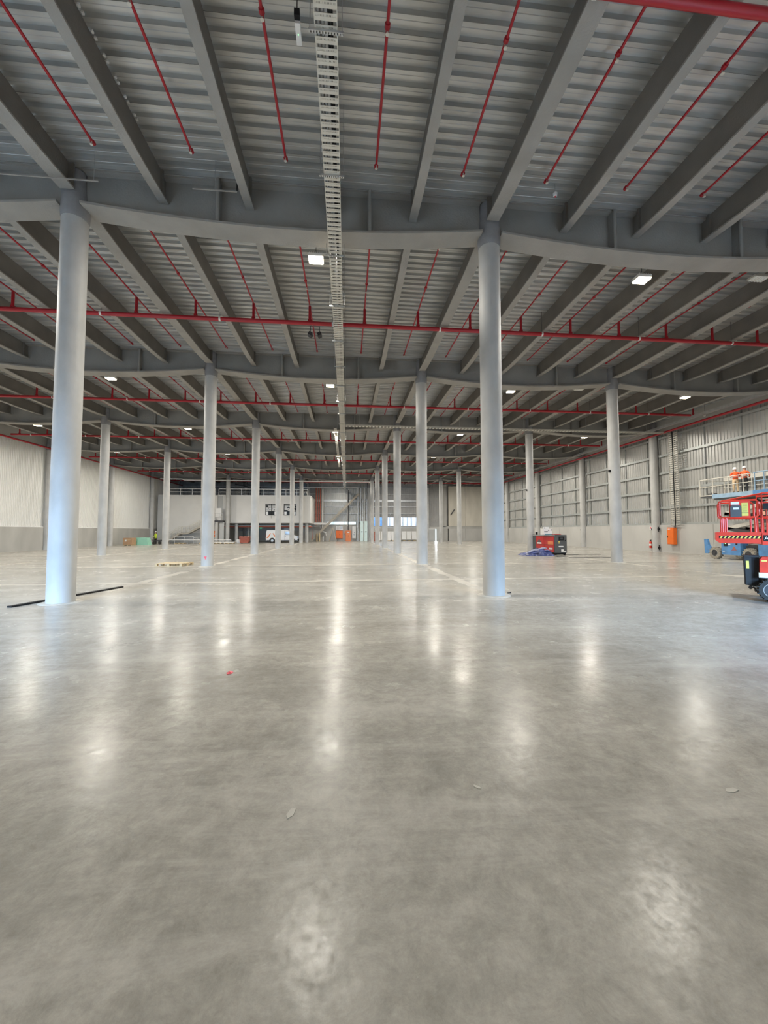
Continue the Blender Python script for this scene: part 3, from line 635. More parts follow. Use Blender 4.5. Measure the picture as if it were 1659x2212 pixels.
t = thing('tall_fire_cabinet', 'white wall box on the undercroft wall above the van', 'box', (-10.4, YB - 0.35, 2.1)); part('case', MB().box((0.4, 0, 0), (1.9, 0.15, 0.42)), 'white_paint', t)
# stairs along the block
t = thing('staircase', 'pale metal staircase climbing right along the office block', 'staircase', (0, YO - 0.9, 0))
pts = [(-26.2, 0.15), (-24.15, 1.45), (-23.1, 1.45), (-19.7, 3.3)]
for yy in (-0.55, 0.45):
    st = MB()
    for (a, za), (b, zb) in zip(pts[:-1], pts[1:]): st.bar((a, yy, za), (b, yy, zb), 0.06, 0.22)
    part('stringer', st, 'brace', t)
    rl = MB()
    for (a, za), (b, zb) in zip(pts[:-1], pts[1:]):
        rl.bar((a, yy, za + 1.05), (b, yy, zb + 1.05), 0.05, 0.05).bar((a, yy, za + 0.55), (b, yy, zb + 0.55), 0.03, 0.03)
    part('handrail', rl, 'cream_paint', t)
    for j in range(12):
        x = -26.1 + j * 0.58
        for (a, za), (b, zb) in zip(pts[:-1], pts[1:]):
            if a <= x <= b:
                z = za + (zb - za) * (x - a) / (b - a); part('baluster', MB().bar((x, yy, z), (x, yy, z + 1.05), 0.04, 0.04), 'cream_paint', t)
for j in range(8): part('tread', MB().box((-26.05 + j * 0.255, -0.05, 0.28 + j * 0.165), (0.27, 0.95, 0.04)), 'galv', t)
part('landing', MB().box((-23.6, -0.05, 1.5), (1.1, 0.95, 0.05)), 'galv', t)
for j in range(12): part('tread', MB().box((-22.95 + j * 0.28, -0.05, 1.6 + j * 0.152), (0.29, 0.95, 0.04)), 'galv', t)
t = thing('stair_platform', 'dark steel landing platform at the head of the far stairs', 'platform', (0, YO - 0.9, 0))
part('deck', MB().span((-19.7, -0.7, 3.1), (-18.1, 0.5, 3.35)), 'dark', t)
part('leg', MB().bar((-18.95, -0.6, 0), (-18.95, -0.6, 3.1), .35, .35), 'column', t); part('leg', MB().bar((-18.3, -0.3, 0), (-18.3, -0.3, 3.1), .6, .3), 'block_dark', t)
rl = MB()
for z in (3.9, 4.35): rl.bar((-19.7, -0.65, z), (-18.1, -0.65, z), .05, .05)
for x in (-19.7, -19.2, -18.6, -18.1): rl.bar((x, -0.65, 3.3), (x, -0.65, 4.35), .05, .05)
part('railing', rl, 'galv', t)
t = thing('air_unit', 'white box unit standing on the platform above the far stairs', 'appliance', (-19.0, YO - 0.5, 3.36))
part('case', MB().prism([(-0.42, 0.62), (-0.42, 1.85), (0.40, 1.85), (0.40, 0.0), (0.0, 0.0)], -0.3, 0.3, 'XZ'), 'white_paint', t)
t = thing('electrical_cabinet', 'orange electrical cabinet beside the far stairs', 'cabinet', (-19.45, YO - 0.75, 0.85)); part('case', MB().box((0.05, 0, 0.5), (0.52, 0.3, 0.98)), 'orange', t); part('label_plate', MB().box((0.05, -0.16, 0.5), (0.3, 0.02, 0.12)), 'white_paint', t)
part('stand', MB().bar((-0.1, 0, -0.85), (-0.1, 0, 0), .05, .05).bar((0.2, 0, -0.85), (0.2, 0, 0), .05, .05), 'galv', t)
# low steel sections on trestles
t = thing('steel_section_stack', 'long pale steel sections resting low on trestles before the far stairs', 'steel', (0, YO - 2.2, 0))
for j, z in enumerate((0.34, 0.52)): part('section', MB().span((-26.0, -0.15 - j * 0.2, z), (-16.6, 0.0 - j * 0.2, z + 0.10)), 'white_paint', t)
for x in (-25.0, -22.6, -20.2, -18.0): part('trestle', MB().bar((x, -0.4, 0), (x, -0.4, 0.34), .06, .06).bar((x, 0.1, 0), (x, 0.1, 0.34), .06, .06).bar((x, -0.4, .31), (x, 0.1, .31), .06, .06), 'galv', t)
t = thing('low_barrier', 'low pale tubular barrier behind the steel sections', 'barrier', (0, YO - 1.75, 0))
part('rail', MB().tube([(-24.7, 0, 0.0), (-24.7, 0, 1.0), (-22.1, 0, 1.0), (-22.1, 0, 0)], 0.035, 6).tube([(-23.4, 0, 0), (-23.4, 0, 1.0)], 0.03, 6).tube([(-22.1, 0, .85), (-21.5, 0, .85), (-21.5, 0, 0)], 0.03, 6), 'white_paint', t)
def pallet(name, lab, loc, rz, sc=1.0, grp=None, L_=1.2, W_=1.0):
    t = thing(name, lab, 'pallet', loc, rz, grp)
    for j in range(7): part('top_board', MB().box((0, -W_ / 2 + 0.05 + j * (W_ - 0.1) / 6, 0.134), (L_, 0.10, 0.02)), 'wood', t)
    for x in (-L_ / 2 + 0.06, 0, L_ / 2 - 0.06):
        part('stringer_board', MB().box((x, 0, 0.113), (0.12, W_, 0.022)), 'wood', t)
        for y in (-W_ / 2 + 0.07, 0, W_ / 2 - 0.07): part('block', MB().box((x, y, 0.062), (0.12, 0.13, 0.08)), 'wood', t)
    for y in (-W_ / 2 + 0.07, 0, W_ / 2 - 0.07): part('bottom_board', MB().box((0, y, 0.011), (L_, 0.12, 0.022)), 'wood', t)
    return t
pallet('pallet', 'raw timber pallet lying alone on the floor left of the second row column', (-8.62, 20.95, 0.0), -0.12, L_=1.35, W_=1.15)
pallet('pallet', 'timber pallet lying before the far stairs', (-23.4, YO - 3.0, 0), 0)
for j, x in enumerate((-20.0, -18.2, -16.6)):
    nm = ('left', 'middle', 'right')[j]
    pallet('pallet', f'{nm} one of three pallets in front of the far undercroft', (x, YO - 3.3, 0), 0)
    if j == 0: continue
    t = thing('timber_stack', f'{nm} low stack of pale boards on a pallet by the far undercroft', 'timber', (x, YO - 3.3, 0.145))
    for q in range(3): part('board', MB().box((0, -0.25 + q * 0.26, 0.06), (1.5, 0.22, 0.10), 0, 0.03 * q), ['white_paint', 'wood', 'white_paint'][q], t)
t = thing('rubble_bag', 'white bulk bag beside the red mesh bin', 'bag', (-15.75, YO - 1.6, 0)); part('bag', MB().lathe([(0.34, 0), (0.42, 0.15), (0.42, 0.45), (0.33, 0.55), (0.2, 0.58)], 10), 'white_paint', t, smooth=True)
t = thing('mesh_bin', 'faded red mesh waste bin filled with scrap, left of the van', 'bin', (-14.7, YO - 2.4, 0))
bn = MB()
for y in (-0.4, 0.4):
    bn.bar((-0.55, y, 0.12), (-0.7, y, 1.0), .05, .05).bar((0.55, y, .12), (0.7, y, 1.0), .05, .05).bar((-0.7, y, 1.0), (0.7, y, 1.0), .05, .05).bar((-0.55, y, .12), (.55, y, .12), .05, .05)
    for q in range(7): bn.bar((-0.5 + q * .166, y, .12), (-0.6 + q * .2, y, 1.0), .03, .03)
    for q in (0.35, 0.6, 0.8): bn.bar((-.62, y, q), (.62, y, q), .03, .03)
part('frame', bn, 'brick_red', t); part('liner', MB().span((-0.52, -0.36, 0.14), (0.52, 0.36, 0.85)), 'brick_red', t)
for q in (-0.45, 0.45): part('foot', MB().box((q, 0, 0.06), (0.12, 0.6, 0.12)), 'dark', t)
t = thing('wood_offcut', 'pale plank sticking out of the red mesh bin', 'timber', (-14.5, YO - 2.4, 0.86)); part('plank', MB().bar((-0.4, 0, 0), (0.5, 0.1, 0.25), .2, .04), 'wood', t)
# ------------------------------------------------------------------ van
t = thing('van', 'white panel van with orange chevrons parked under the office block', 'van', (-9.85, YO + 1.2, 0))
side = [(-2.38, 0.32), (-2.42, 0.7), (-2.36, 1.6), (-2.25, 1.93), (0.6, 1.98), (1.05, 1.86), (1.72, 1.18), (2.38, 0.98), (2.50, 0.75), (2.50, 0.36), (2.2, 0.28)]
part('body', MB().prism(side, -0.93, 0.93, 'XZ'), 'white_paint', t)
part('side_window', MB().prism([(0.50, 1.20), (0.50, 1.70), (0.98, 1.70), (1.45, 1.22)], -0.945, -0.925, 'XZ'), 'glass_dark', t)
part("windscreen", MB().bar((1.12, 0, 1.85), (1.70, 0, 1.23), 1.65, 0.03), "glass_dark", t)
for x in (-1.45, 1.55):
    wv = part('wheel_arch', MB().lathe([(0.42, -0.95), (0.42, -0.90)], 20, (x, 0, 0.34), 0, 'Y'), 'black', t, smooth=True)
    for s in (-0.85, 0.72):
        wh = part('wheel', MB().lathe([(0.2, s - 0.11), (0.33, s - 0.11), (0.34, s), (0.33, s + 0.13), (0.2, s + 0.13)], 20, (x, 0, 0.34), 0, 'Y'), 'rubber', t, smooth=True)
        part('hub', MB().lathe([(0.19, s - 0.125), (0.19, s - 0.08)], 14, (x, 0, 0.34), 0, 'Y'), 'galv', wh, smooth=True)
part('sill', MB().span((-2.3, -0.94, 0.25), (2.3, -0.90, 0.40)), 'dark', t)
part('bumper', MB().span((2.35, -0.93, 0.3), (2.58, 0.93, 0.62)), 'black', t); part('headlamp', MB().span((2.28, -0.945, 0.72), (2.5, -0.75, 0.95)), 'glass_dark', t)
part('mirror', MB().box((1.25, -1.03, 1.28), (0.12, 0.2, 0.24)), 'black', t)
part('door_handle', MB().box((0.55, -0.95, 1.0), (0.16, 0.03, 0.04)), 'black', t)
part('door_seam', MB().span((0.38, -0.936, 0.42), (0.395, -0.928, 1.85)).span((-0.72, -0.936, .42), (-0.705, -0.928, 1.85)), 'dark', t)
for s in (-1, 1):
    c = -1.52
    part('chevron', MB().prism([(c + s * 0.18, 1.32), (c + s * 0.34, 1.32), (c + s * 0.80, 0.72), (c + s * 0.52, 0.72)], -0.945, -0.928, 'XZ').prism([(c + s * 0.12, 1.45), (c + s * 0.26, 1.45), (c + s * 0.26, 1.33), (c + s * 0.12, 1.33)], -0.945, -0.928, 'XZ'), 'orange_pale', t)
part('tail_lamp', MB().span((-2.44, -0.94, 0.9), (-2.36, -0.86, 1.4)), 'brick_red', t)
part('stripe', MB().span((-0.6, -0.94, 0.82), (1.3, -0.932, 0.86)), 'galv', t)
# ------------------------------------------------------------------ extinguishers
def extinguisher(lab, loc):
    t = thing('fire_extinguisher', lab, 'extinguisher', loc)
    part('cylinder', MB().lathe([(0.085, 0.0), (0.095, 0.03), (0.095, 0.48), (0.07, 0.55), (0.03, 0.58)], 14), 'lift_red', t, smooth=True)
    part('valve', MB().box((0, 0, 0.63), (0.05, 0.10, 0.08)).box((0, -0.06, 0.68), (0.03, 0.14, 0.02)), 'black', t)
    part('hose', MB().tube([(0, -0.05, 0.62), (0.09, -0.1, 0.55), (0.11, -0.08, 0.2)], 0.014, 6), 'black', t)
    part('label_band', MB().lathe([(0.097, 0.2), (0.097, 0.36)], 14), 'white_paint', t, smooth=True)
extinguisher('red fire extinguisher at the foot of a right wall column, left of the orange cabinet', (25.47, 31.15, 0.28))
extinguisher('red fire extinguisher on the undercroft wall left of the van', (-13.6, YB - 0.38, 0.3))
extinguisher('red fire extinguisher beside the bright door at the far right', (17.0, YB - 0.8, 0.2))
t = thing('wall_sign', 'small white and red sign on the right wall above the extinguisher', 'sign', (25.5, 31.1, 1.95)); part('plate', MB().box((0, 0, 0), (0.02, 0.22, 0.25)), 'white_paint', t); part('symbol', MB().box((-0.012, 0, 0.02), (0.01, 0.12, 0.14)), 'pink', t)
# ------------------------------------------------------------------ far wall equipment
YW = YB - 0.30
t = thing('diagonal_brace', 'long sprayed beige diagonal brace across the far wall', 'brace', (0, 69.6, 0))
part('member', MB().bar((-6.1, 0, 0.1), (2.1, 0, 8.3), 0.35, 0.42, 0, (0, 1, 0)), 'brace', t); part('splice_plate', MB().bar((-2.0, -0.2, 4.2), (-1.6, -0.2, 4.6), 0.02, 0.5, 0, (0, 1, 0)), 'galv', t)
t = thing('brace_frame_post', 'pale upright steel post carrying the top of the diagonal brace', 'post', (1.98, 69.9, 0)); part('post', MB().bar((0, 0, 0), (0, 0, 9.55), .12, .12), 'galv', t)
for j, x in enumerate((-5.35, -4.98, -4.62)):
    t = thing('riser_pipe', f'{("left", "middle", "right")[j]} one of three dark red riser pipes on the far wall', 'pipe', (x, 70.3, 0)); part('pipe', MB().tube([(0, 0, 3.4 - 0.6 * (j == 0)), (0, 0, 9.4)], 0.09 if j != 1 else 0.06, 8), 'brick_red', t, smooth=True)
    for z in (4.9, 6.2, 7.6): part('clamp', MB().lathe([(0.12, z), (0.12, z + 0.1)], 8), 'brick_red', t)
t = thing('drain_pipe', 'white vertical pipe with an elbow near the floor at the far wall', 'pipe', (-4.22, 70.2, 0)); part('pipe', MB().tube([(0, 0, 9.2), (0, 0, 2.1), (0.1, 0, 1.7), (0.6, 0, 1.45), (0.7, 0, 0.75)], 0.13, 10), 'white_paint', t, smooth=True)
t = thing('white_duct', 'horizontal white duct low on the far wall left of the brace', 'duct', (0, 70.0, 2.9)); part('duct', MB().span((-6.2, -0.15, 0), (-3.1, 0.15, 0.36)), 'white_paint', t); part('bracket', MB().span((-6.4, 0, -0.3), (-5.2, 0.1, -0.2)), 'galv', t)
t = thing('strip_window_light', 'bright low strip of daylight behind the orange cabinets', 'window', (0, YB - 0.3, 0)); t['kind'] = 'structure'
fr = part('frame', MB().span((-3.4, -0.05, 2.88), (1.7, 0.05, 2.95)).span((-3.4, -0.05, 3.42), (1.7, 0.05, 3.48)).span((-3.45, -0.05, 2.88), (-3.4, 0.05, 3.48)).span((1.65, -0.05, 2.88), (1.7, .05, 3.48)), 'white_paint', t)
M['sky_pane'] = mat('daylit_translucent_pane', (0.72, 0.90, 0.98), 0.5, emit=0.85)
for j in range(5): part('pane', MB().span((-3.38 + j * 1.01, -0.02, 2.96), (-2.41 + j * 1.01, 0.0, 3.41)), 'sky_pane', fr)
def cabinet(lab, x0, x1, z0, z1, m, dp=0.3, extra=None, y=YW - 0.2, cat='cabinet', name='electrical_cabinet'):
    t = thing(name, lab, cat, ((x0 + x1) / 2, y, z0)); wd, h = x1 - x0, z1 - z0
    part('case', MB().box((0, 0, h / 2), (wd, dp, h)), m, t)
    d = part('door', MB().box((0, -dp / 2 - 0.01, h / 2), (wd * 0.92, 0.02, h * 0.94)), m, t)
    part('handle', MB().box((wd * 0.05, -dp / 2 - 0.03, h * 0.5), (0.06, 0.03, 0.16)), 'dark', d); return t
cabinet('square orange cabinet mounted on the far wall, left of the taller one', -1.86, -0.70, 0.5, 1.86, 'orange')
c = cabinet('tall faded orange cabinet standing on the floor at the far wall', -0.16, 0.76, 0.0, 1.9, 'orange_pale', 0.5)
part('vent_panel', MB().box((-0.55, 0, 1.55), (0.2, 0.3, 0.4)), 'orange_pale', c); part('label_plate', MB().box((0, -0.29, 1.55), (0.35, 0.02, 0.16)), 'white_paint', c)
c = cabinet('tall narrow white panel with a round dial right of the orange cabinets', 1.0, 1.65, 0.48, 2.6, 'white_paint'); part('dial', MB().lathe([(0.16, -0.20), (0.16, -0.17)], 16, (0, 0, 0.7), 0, 'Y'), 'galv', c)
t = thing('notice_board', 'white notice board above the square orange cabinet', 'notice', (-1.25, YW - 0.1, 1.95)); part('board', MB().box((0, 0, 0.38), (1.25, 0.05, 0.75)), 'white_paint', t)
part('post', MB().bar((-0.3, -0.05, 0.0), (-0.3, -0.05, 0.7), .04, .03), 'dark', t); part('paper', MB().box((0.3, -0.03, 0.4), (0.4, 0.01, 0.5)), 'galv', t)
t = thing('conduit_drop', 'dark conduit curving down the far wall onto the orange cabinet', 'conduit', (0, 70.4, 0)); part('conduit', MB().tube([(-0.7, -0.1, 9.4), (-0.1, -0.1, 9.35), (0.25, -0.1, 9.0), (0.3, -0.1, 7.0), (0.28, -0.1, 1.95)], 0.06, 8), 'dark', t, smooth=True)
part('pipe', MB().tube([(0.12, 0, 9.0), (0.12, 0, 2.6)], 0.07, 8), 'white_paint', t, smooth=True)
t = thing('bent_conduit', 'thin grey bent conduit arching over the orange cabinets', 'conduit', (0, 70.3, 0)); part('conduit', MB().tube([(-1.5, 0, 1.9), (-1.5, 0, 2.6), (-1.2, 0, 2.8), (-0.1, 0, 2.8), (0.1, 0, 2.5), (0.1, 0, 1.95)], 0.04, 6), 'galv', t, smooth=True)
t = thing('step_ladder', 'open white step ladder standing by the far wall, left of the orange cabinets', 'ladder', (-2.4, 69.6, 0))
for s, m_ in ((-1, 'wood'), (1, 'cream_steel')):
    part('stile', MB().bar((s * 0.62, -0.25, 0), (0.02 * s, -0.12, 2.35), .07, .05).bar((s * 0.62, 0.25, 0), (0.02 * s, 0.12, 2.35), .07, .05), m_, t)
for q in range(6):
    z = 0.3 + q * 0.33; x = 0.62 * (1 - z / 2.35); part('tread', MB().box((-x, 0, z), (0.1, 0.45, 0.03)), 'galv', t)
for j, x in enumerate((-5.1, -4.65)):
    t = thing('gas_bottle', f'{("left", "right")[j]} one of two thin yellow-brown cylinders under the far brace', 'cylinder', (x, 69.2, 0)); part('cylinder', MB().lathe([(0.12, 0), (0.12, 1.25), (0.05, 1.4), (0.04, 1.5)], 10), 'wood', t, smooth=True)
t = thing('gas_bottle', 'short grey cylinder right of the yellow-brown ones at the far wall', 'cylinder', (-4.05, 69.2, 0)); part('cylinder', MB().lathe([(0.16, 0), (0.16, 0.75), (0.06, 0.9)], 10), 'column', t, smooth=True)
for j, (x, z1) in enumerate(((2.65, 6.4), (3.35, 6.4))):
    lab = ('left', 'right')[j]
    t = thing('wrapped_post', f'{lab} one of two pale wrapped tall service posts at the centre of the far wall', 'post', (x, 69.4, 0))
    part('wrap', MB().box((0, 0, 1.75), (0.52, 0.3, 3.5)), 'pale_green_wrap', t)
    part('channel', MB().span((-0.25, -0.1, 3.5), (-0.12, 0.1, 9.4)).span((0.12, -0.1, 3.5), (0.25, 0.1, 7.4)), 'galv', t)
    for q in range(26): part('rung', MB().span((-0.12, -0.03, 3.6 + q * 0.15), (0.12, 0.03, 3.66 + q * 0.15)), 'dark', t)
    part('label_plate', MB().box((0.0, -0.16, 1.65), (0.28, 0.02, 0.12)), 'dark', t)
# white panels below the far window
t0 = None
for j in range(8):
    x = 5.6 + j * 0.93
    t = thing('leaning_panel', f'{ORD[j + 1]} from the left of eight white sheets leaning below the far window', 'panel', (x, YB - 0.75, 0), 0, 'white sheets below the far window')
    part('sheet', MB().bar((0, -0.2, 0.12 if j < 5 else 0.22), (0, 0.25, 1.72), 0.86, 0.03, 0, (0, 1, 0)), 'white_paint', t)
    part('edge_strip', MB().bar((0.40, -0.23, 0.10), (0.40, 0.22, 1.74), 0.05, 0.03, 0, (0, 1, 0)), 'cream_steel', t)
    part('foot', MB().box((0, -0.2, 0.06), (0.5, 0.1, 0.12)), 'wood', t)
t = thing('red_spring_stand', 'dark red coil stand left of the white sheets', 'stand', (4.95, YB - 0.9, 0))
for q in range(6): part('coil', MB().lathe([(0.15 + 0.02 * (q % 2), q * 0.28), (0.2, 0.12 + q * 0.28), (0.12, 0.26 + q * 0.28)], 10), 'brick_red', t)
# bright door at far right
t = thing('door_leaf', 'grey door standing ajar with a bright daylit edge in the far wall', 'door', (0, YB - 0.5, 0))
part('leaf', MB().span((14.6, -0.05, 0.0), (15.95, 0.05, 2.1)), 'block_dark', t); part('frame', MB().span((14.5, -0.1, 2.1), (16.2, 0.1, 2.2)), 'white_paint', t)
part('daylit_gap', MB().span((15.98, -0.12, 0.0), (16.22, -0.08, 2.1)), 'sky_pane', t)
area('door_gap_daylight', (16.1, YB - 0.7, 1.1), (-PI / 2, 0, 0), 0.25, 2.0, 30, (0.9, 0.97, 1.0))
t = thing('drain_pipe', 'pale thin pipe down the far wall left of the bright door', 'pipe', (14.6, YB - 0.35, 0)); part('pipe', MB().tube([(0, 0, 0.6), (0, 0, 9.0)], 0.06, 6), 'white_paint', t, smooth=True)
t = thing('shower_arm', 'small dark bent bracket on the pale concrete wall at far right', 'bracket', (19.1, YB - 0.66, 5.2)); part('arm', MB().tube([(0.45, 0, 0.45), (0.3, -0.1, 0.3), (0.05, -0.1, -0.1), (-0.25, 0, -0.55)], 0.10, 6), 'dark', t)
# ------------------------------------------------------------------ right wall kit
t = thing('wall_cabinet', 'tall bright orange electrical cabinet on the right wall under the cable ladders', 'cabinet', (25.35, 28.75, 0.66))
part('case', MB().box((0.05, 0.08, 0.66), (0.26, 0.64, 1.32)), 'orange', t); d = part('door', MB().box((-0.09, 0.08, 0.66), (0.02, 0.58, 1.26)), 'orange', t)
part('lock', MB().box((-0.11, 0.32, 0.6), (0.02, 0.04, 0.14)), 'black', d); part('label_plate', MB().box((-0.105, 0.18, 1.2), (0.01, 0.24, 0.05)), 'white_paint', d)
part('gland_box', MB().box((0.05, 0.05, 1.38), (0.18, 0.5, 0.12)), 'galv', t)
for k in (3, 4, 5):
    for s in (-1, 1):
        for z in (0.35, 1.85):
            if k > 3 and s < 0: continue
            side_ = 'left' if s > 0 else 'right'; hh = 'upper' if z > 1 else 'lower'
            t = thing('door_buffer', f'{hh} black clamp on the {side_} of the right wall column in row {("three", "four", "five")[k - 3]}', 'clamp', (XR - 0.36, gy(k) + s * 0.34, z)); part('clamp', MB().box((-0.05, 0, 0), (0.12, 0.12, 0.16)).tube([(-0.05, 0, -0.2), (-0.05, 0, 0.2)], 0.03, 6), 'black', t)
# ------------------------------------------------------------------ compressor, carton, tarps
CX_, CY_ = 14.72, 26.9
t = thing('air_compressor', 'large grey and red air compressor cabinet standing near the right wall', 'compressor', (CX_, CY_, 0), 0)
def quadbox(p, z0, z1):   # footprint polygon
    return MB().prism(p, z0, z1, 'XY')
A_, B_ = (0.0, 0.0), (0.86, 0.0)           # near corner, right corner of the front face
part('body', MB().span((0.0, 0.0, 0.16), (0.88, 3.4, 1.44)), 'comp_grey', t)
part('base_frame', MB().span((0.04, 0.05, 0.06), (0.84, 3.35, 0.16)), 'black', t)
for x in (0.1, 0.78):
    for y in (0.15, 3.2): part('foot', MB().span((x - 0.05, y - 0.06, 0), (x + 0.05, y + 0.06, 0.07)), 'black', t)
for y0, y1, z0, z1 in ((0.12, 1.5, 0.72, 1.32), (0.12, 1.5, 0.20, 0.70), (1.55, 2.75, 0.72, 1.32), (1.55, 2.75, 0.20, 0.70)):
    p = part('side_panel', MB().span((-0.025, y0, z0), (0.0, y1, z1)), 'comp_red', t)
part('warning_label', MB().span((-0.035, 0.2, 0.74), (-0.026, 0.95, 0.98)), 'orange_pale', t); part('logo_plate', MB().span((-0.035, 1.9, 0.75), (-0.026, 2.6, 0.86)), 'white_paint', t)
part('emblem', MB().prism([(1.95, 0.88), (2.55, 0.88), (2.25, 1.12)], -0.035, -0.026, 'YZ'), 'comp_grey', t)
part('label', MB().span((-0.035, 0.3, 0.38), (-0.026, 0.8, 0.50)), 'white_paint', t)
part('trim_strip', MB().span((-0.03, 0.0, 1.36), (0.0, 3.3, 1.42)), 'galv', t)
part('control_panel', MB().span((0.28, -0.02, 1.05), (0.66, 0.0, 1.32)), 'black', t); part('display', MB().span((0.40, -0.03, 1.12), (0.58, -0.02, 1.24)), 'dark', t)
part('stop_button', MB().lathe([(0.03, -0.05), (0.03, 0)], 8, (0.76, 0, 1.05), 0, 'Y'), 'black', t)
part('label', MB().span((0.26, -0.012, 0.92), (0.38, 0, 0.98)).span((0.26, -0.012, 0.83), (0.34, 0, 0.89)), 'yellow', t)
part('label', MB().span((0.27, -0.012, 0.57), (0.62, 0, 0.66)), 'white_paint', t); part('label', MB().span((0.46, -0.012, 0.24), (0.64, 0, 0.42)).span((0.62, -0.012, 0.24), (0.82, 0, 0.30)), 'white_paint', t)
t = thing('carton', 'white printed carton standing on top of the air compressor', 'box', (CX_ + 0.02, CY_ + 1.3, 1.44))
part('box', MB().box((0.02, 0, 0.22), (0.62, 0.5, 0.44)), 'white_paint', t); part('box_flap', MB().box((-0.08, -0.2, 0.48), (0.42, 0.03, 0.20)), 'white_paint', t)
part('printed_band', MB().span((-0.2, -0.262, 0.01), (0.33, -0.25, 0.08)), 'teal', t)
for x, z in ((-0.2, 0.50), (0.08, 0.34), (0.28, 0.36)): part('printed_mark', MB().box((x, -0.258 if z < 0.4 else -0.218, z), (0.07, 0.012, 0.07)), 'dark', t)
part('printed_line', MB().span((-0.25, -0.262, 0.2), (0.02, -0.25, 0.26)), 'dark', t)
t = thing('red_hose', 'flat red hose coil lying on top of the air compressor', 'hose', (CX_ + 0.45, CY_ + 0.6, 1.44)); part('coil', MB().lathe([(0.30, 0.0), (0.34, 0.03), (0.26, 0.06), (0.2, 0.03)], 14), 'comp_red', t, smooth=True)
t = thing('small_radio', 'tiny black device on the left end of the air compressor', 'device', (CX_ + 0.1, CY_ + 2.9, 1.44)); part('case', MB().box((0, 0, 0.10), (0.14, 0.1, 0.2)), 'black', t)
def heap(name, lab, loc, sx, sy, h, folds, m, seed, rz=0):
    random.seed(seed); t = thing(name, lab, 'tarpaulin', loc, rz)
    n_ = 34; mm = 20; vs = []; fs = []
    ph = [random.uniform(0, 6.28) for _ in range(8)]
    for i in range(n_):
        for j in range(mm):
            u = i / (n_ - 1) * 2 - 1; v = j / (mm - 1) * 2 - 1
            r = max(0, 1 - abs(u) ** 2.2) * max(0, 1 - abs(v) ** 2.4)
            prof = 0.45 + 0.55 * math.exp(-((u - 0.15) / 0.38) ** 2) if u < 0.15 else 0.55 + 0.45 * math.exp(-((u - 0.15) / 0.5) ** 2)
            z = h * (r ** 0.45) * prof
            z += r ** 0.3 * 0.055 * (math.sin(folds * v * 2 + u * 5 + ph[0]) + 0.8 * abs(math.sin(u * folds + v * 4 + ph[1])) + 0.6 * math.sin(u * 17 + v * 9 + ph[2]))
            vs.append((u * sx / 2 + 0.05 * math.sin(v * 7 + ph[3]), v * sy / 2 + 0.06 * math.sin(u * 9 + ph[4]), max(0.004, z)))
    for i in range(n_ - 1):
        for j in range(mm - 1): fs.append((i * mm + j, (i + 1) * mm + j, (i + 1) * mm + j + 1, i * mm + j + 1))
    b = MB(); b.add(vs, fs); me = b.mesh('sheet', m); me.polygons.foreach_set('use_smooth', [True] * len(me.polygons)); put('sheet', me, t)
    return t
t = heap('tarpaulin_heap', 'crumpled heap of dark blue tarpaulins on the floor before the air compressor', (13.35, 26.9, 0), 2.05, 1.5, 0.46, 7, 'tarp', 3)
for j, (x, y, z, r_, l) in enumerate(((-0.45, -0.25, 0.33, 0.35, 0.9), (0.15, -0.3, 0.47, 0.25, 0.9), (0.35, -0.5, 0.33, 0.1, 1.0), (0.05, -0.62, 0.2, -0.08, 1.2))):
    b = MB(); pts = [(x + (q / 6 - .5) * l, y + 0.05 * math.sin(q * 2 + j), z + (q / 6 - .5) * l * math.tan(r_) + 0.02 * math.sin(q * 3 + j) - 0.06 * (abs(q - 3) / 3) ** 2) for q in range(7)]
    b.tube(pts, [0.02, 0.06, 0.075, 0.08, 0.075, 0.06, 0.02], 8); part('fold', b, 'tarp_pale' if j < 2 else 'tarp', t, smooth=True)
t = thing('floor_mat', 'flat black mat on the floor right of the tarpaulin heap', 'mat', (14.3, 25.5, 0)); part('mat', MB().box((0.1, 0, 0.015), (0.85, 0.30, 0.03), 0, 0.1), 'dark', t)
t = thing('floor_cable', 'thin dark cable curving over the floor right of the air compressor', 'cable', (0, 0, 0.012)); part('cable', MB().tube([(15.6, 27.6, 0), (16.4, 27.2, 0), (17.4, 27.6, 0), (18.4, 27.3, 0)], 0.02, 5).tube([(14.2, 24.3, 0), (15.2, 24.1, 0), (16.4, 24.5, 0), (17.2, 23.8, 0)], 0.018, 5), 'dark', t)
# ------------------------------------------------------------------ left side things
t = thing('cardboard_carton', 'brown carton on a small pallet by the left wall', 'box', (-26.75, 51.9, 0.12)); part('carton', MB().box((0, 0, 0.42), (1.05, 1.0, 0.82)), 'cardboard', t); part('label', MB().box((-0.2, -0.51, 0.5), (0.18, 0.01, 0.2)), 'white_paint', t); part('tape', MB().box((0.1, -0.505, 0.6), (0.5, 0.01, 0.05)), 'wood', t)
t = thing('pallet', 'small pallet under the brown carton by the left wall', 'pallet', (-26.75, 51.9, 0))
for q in (-0.42, 0, 0.42): part('block', MB().box((q, 0, 0.05), (0.14, 0.95, 0.09)), 'wood', t)
part('top_board', MB().box((0, 0, 0.105), (1.1, 1.0, 0.025)), 'wood', t)
t = thing('mint_board_stack', 'pale mint green boards stacked beside the brown carton', 'boards', (-25.9, 53.4, 0)); part('stack', MB().prism([(-0.75, 0), (0.85, 0), (0.62, 0.95), (-0.68, 0.95)], -0.5, 0.5, 'XZ'), 'mint', t)
t = thing('hand_trolley', 'dark loaded trolley standing in front of the worker in yellow', 'trolley', (-25.5, 56.5, 0))
part('tray', MB().prism([(-0.6, 0.40), (0.75, 0.40), (0.85, 0.62), (-0.55, 0.55)], -0.35, 0.35, 'XZ'), 'dark', t)
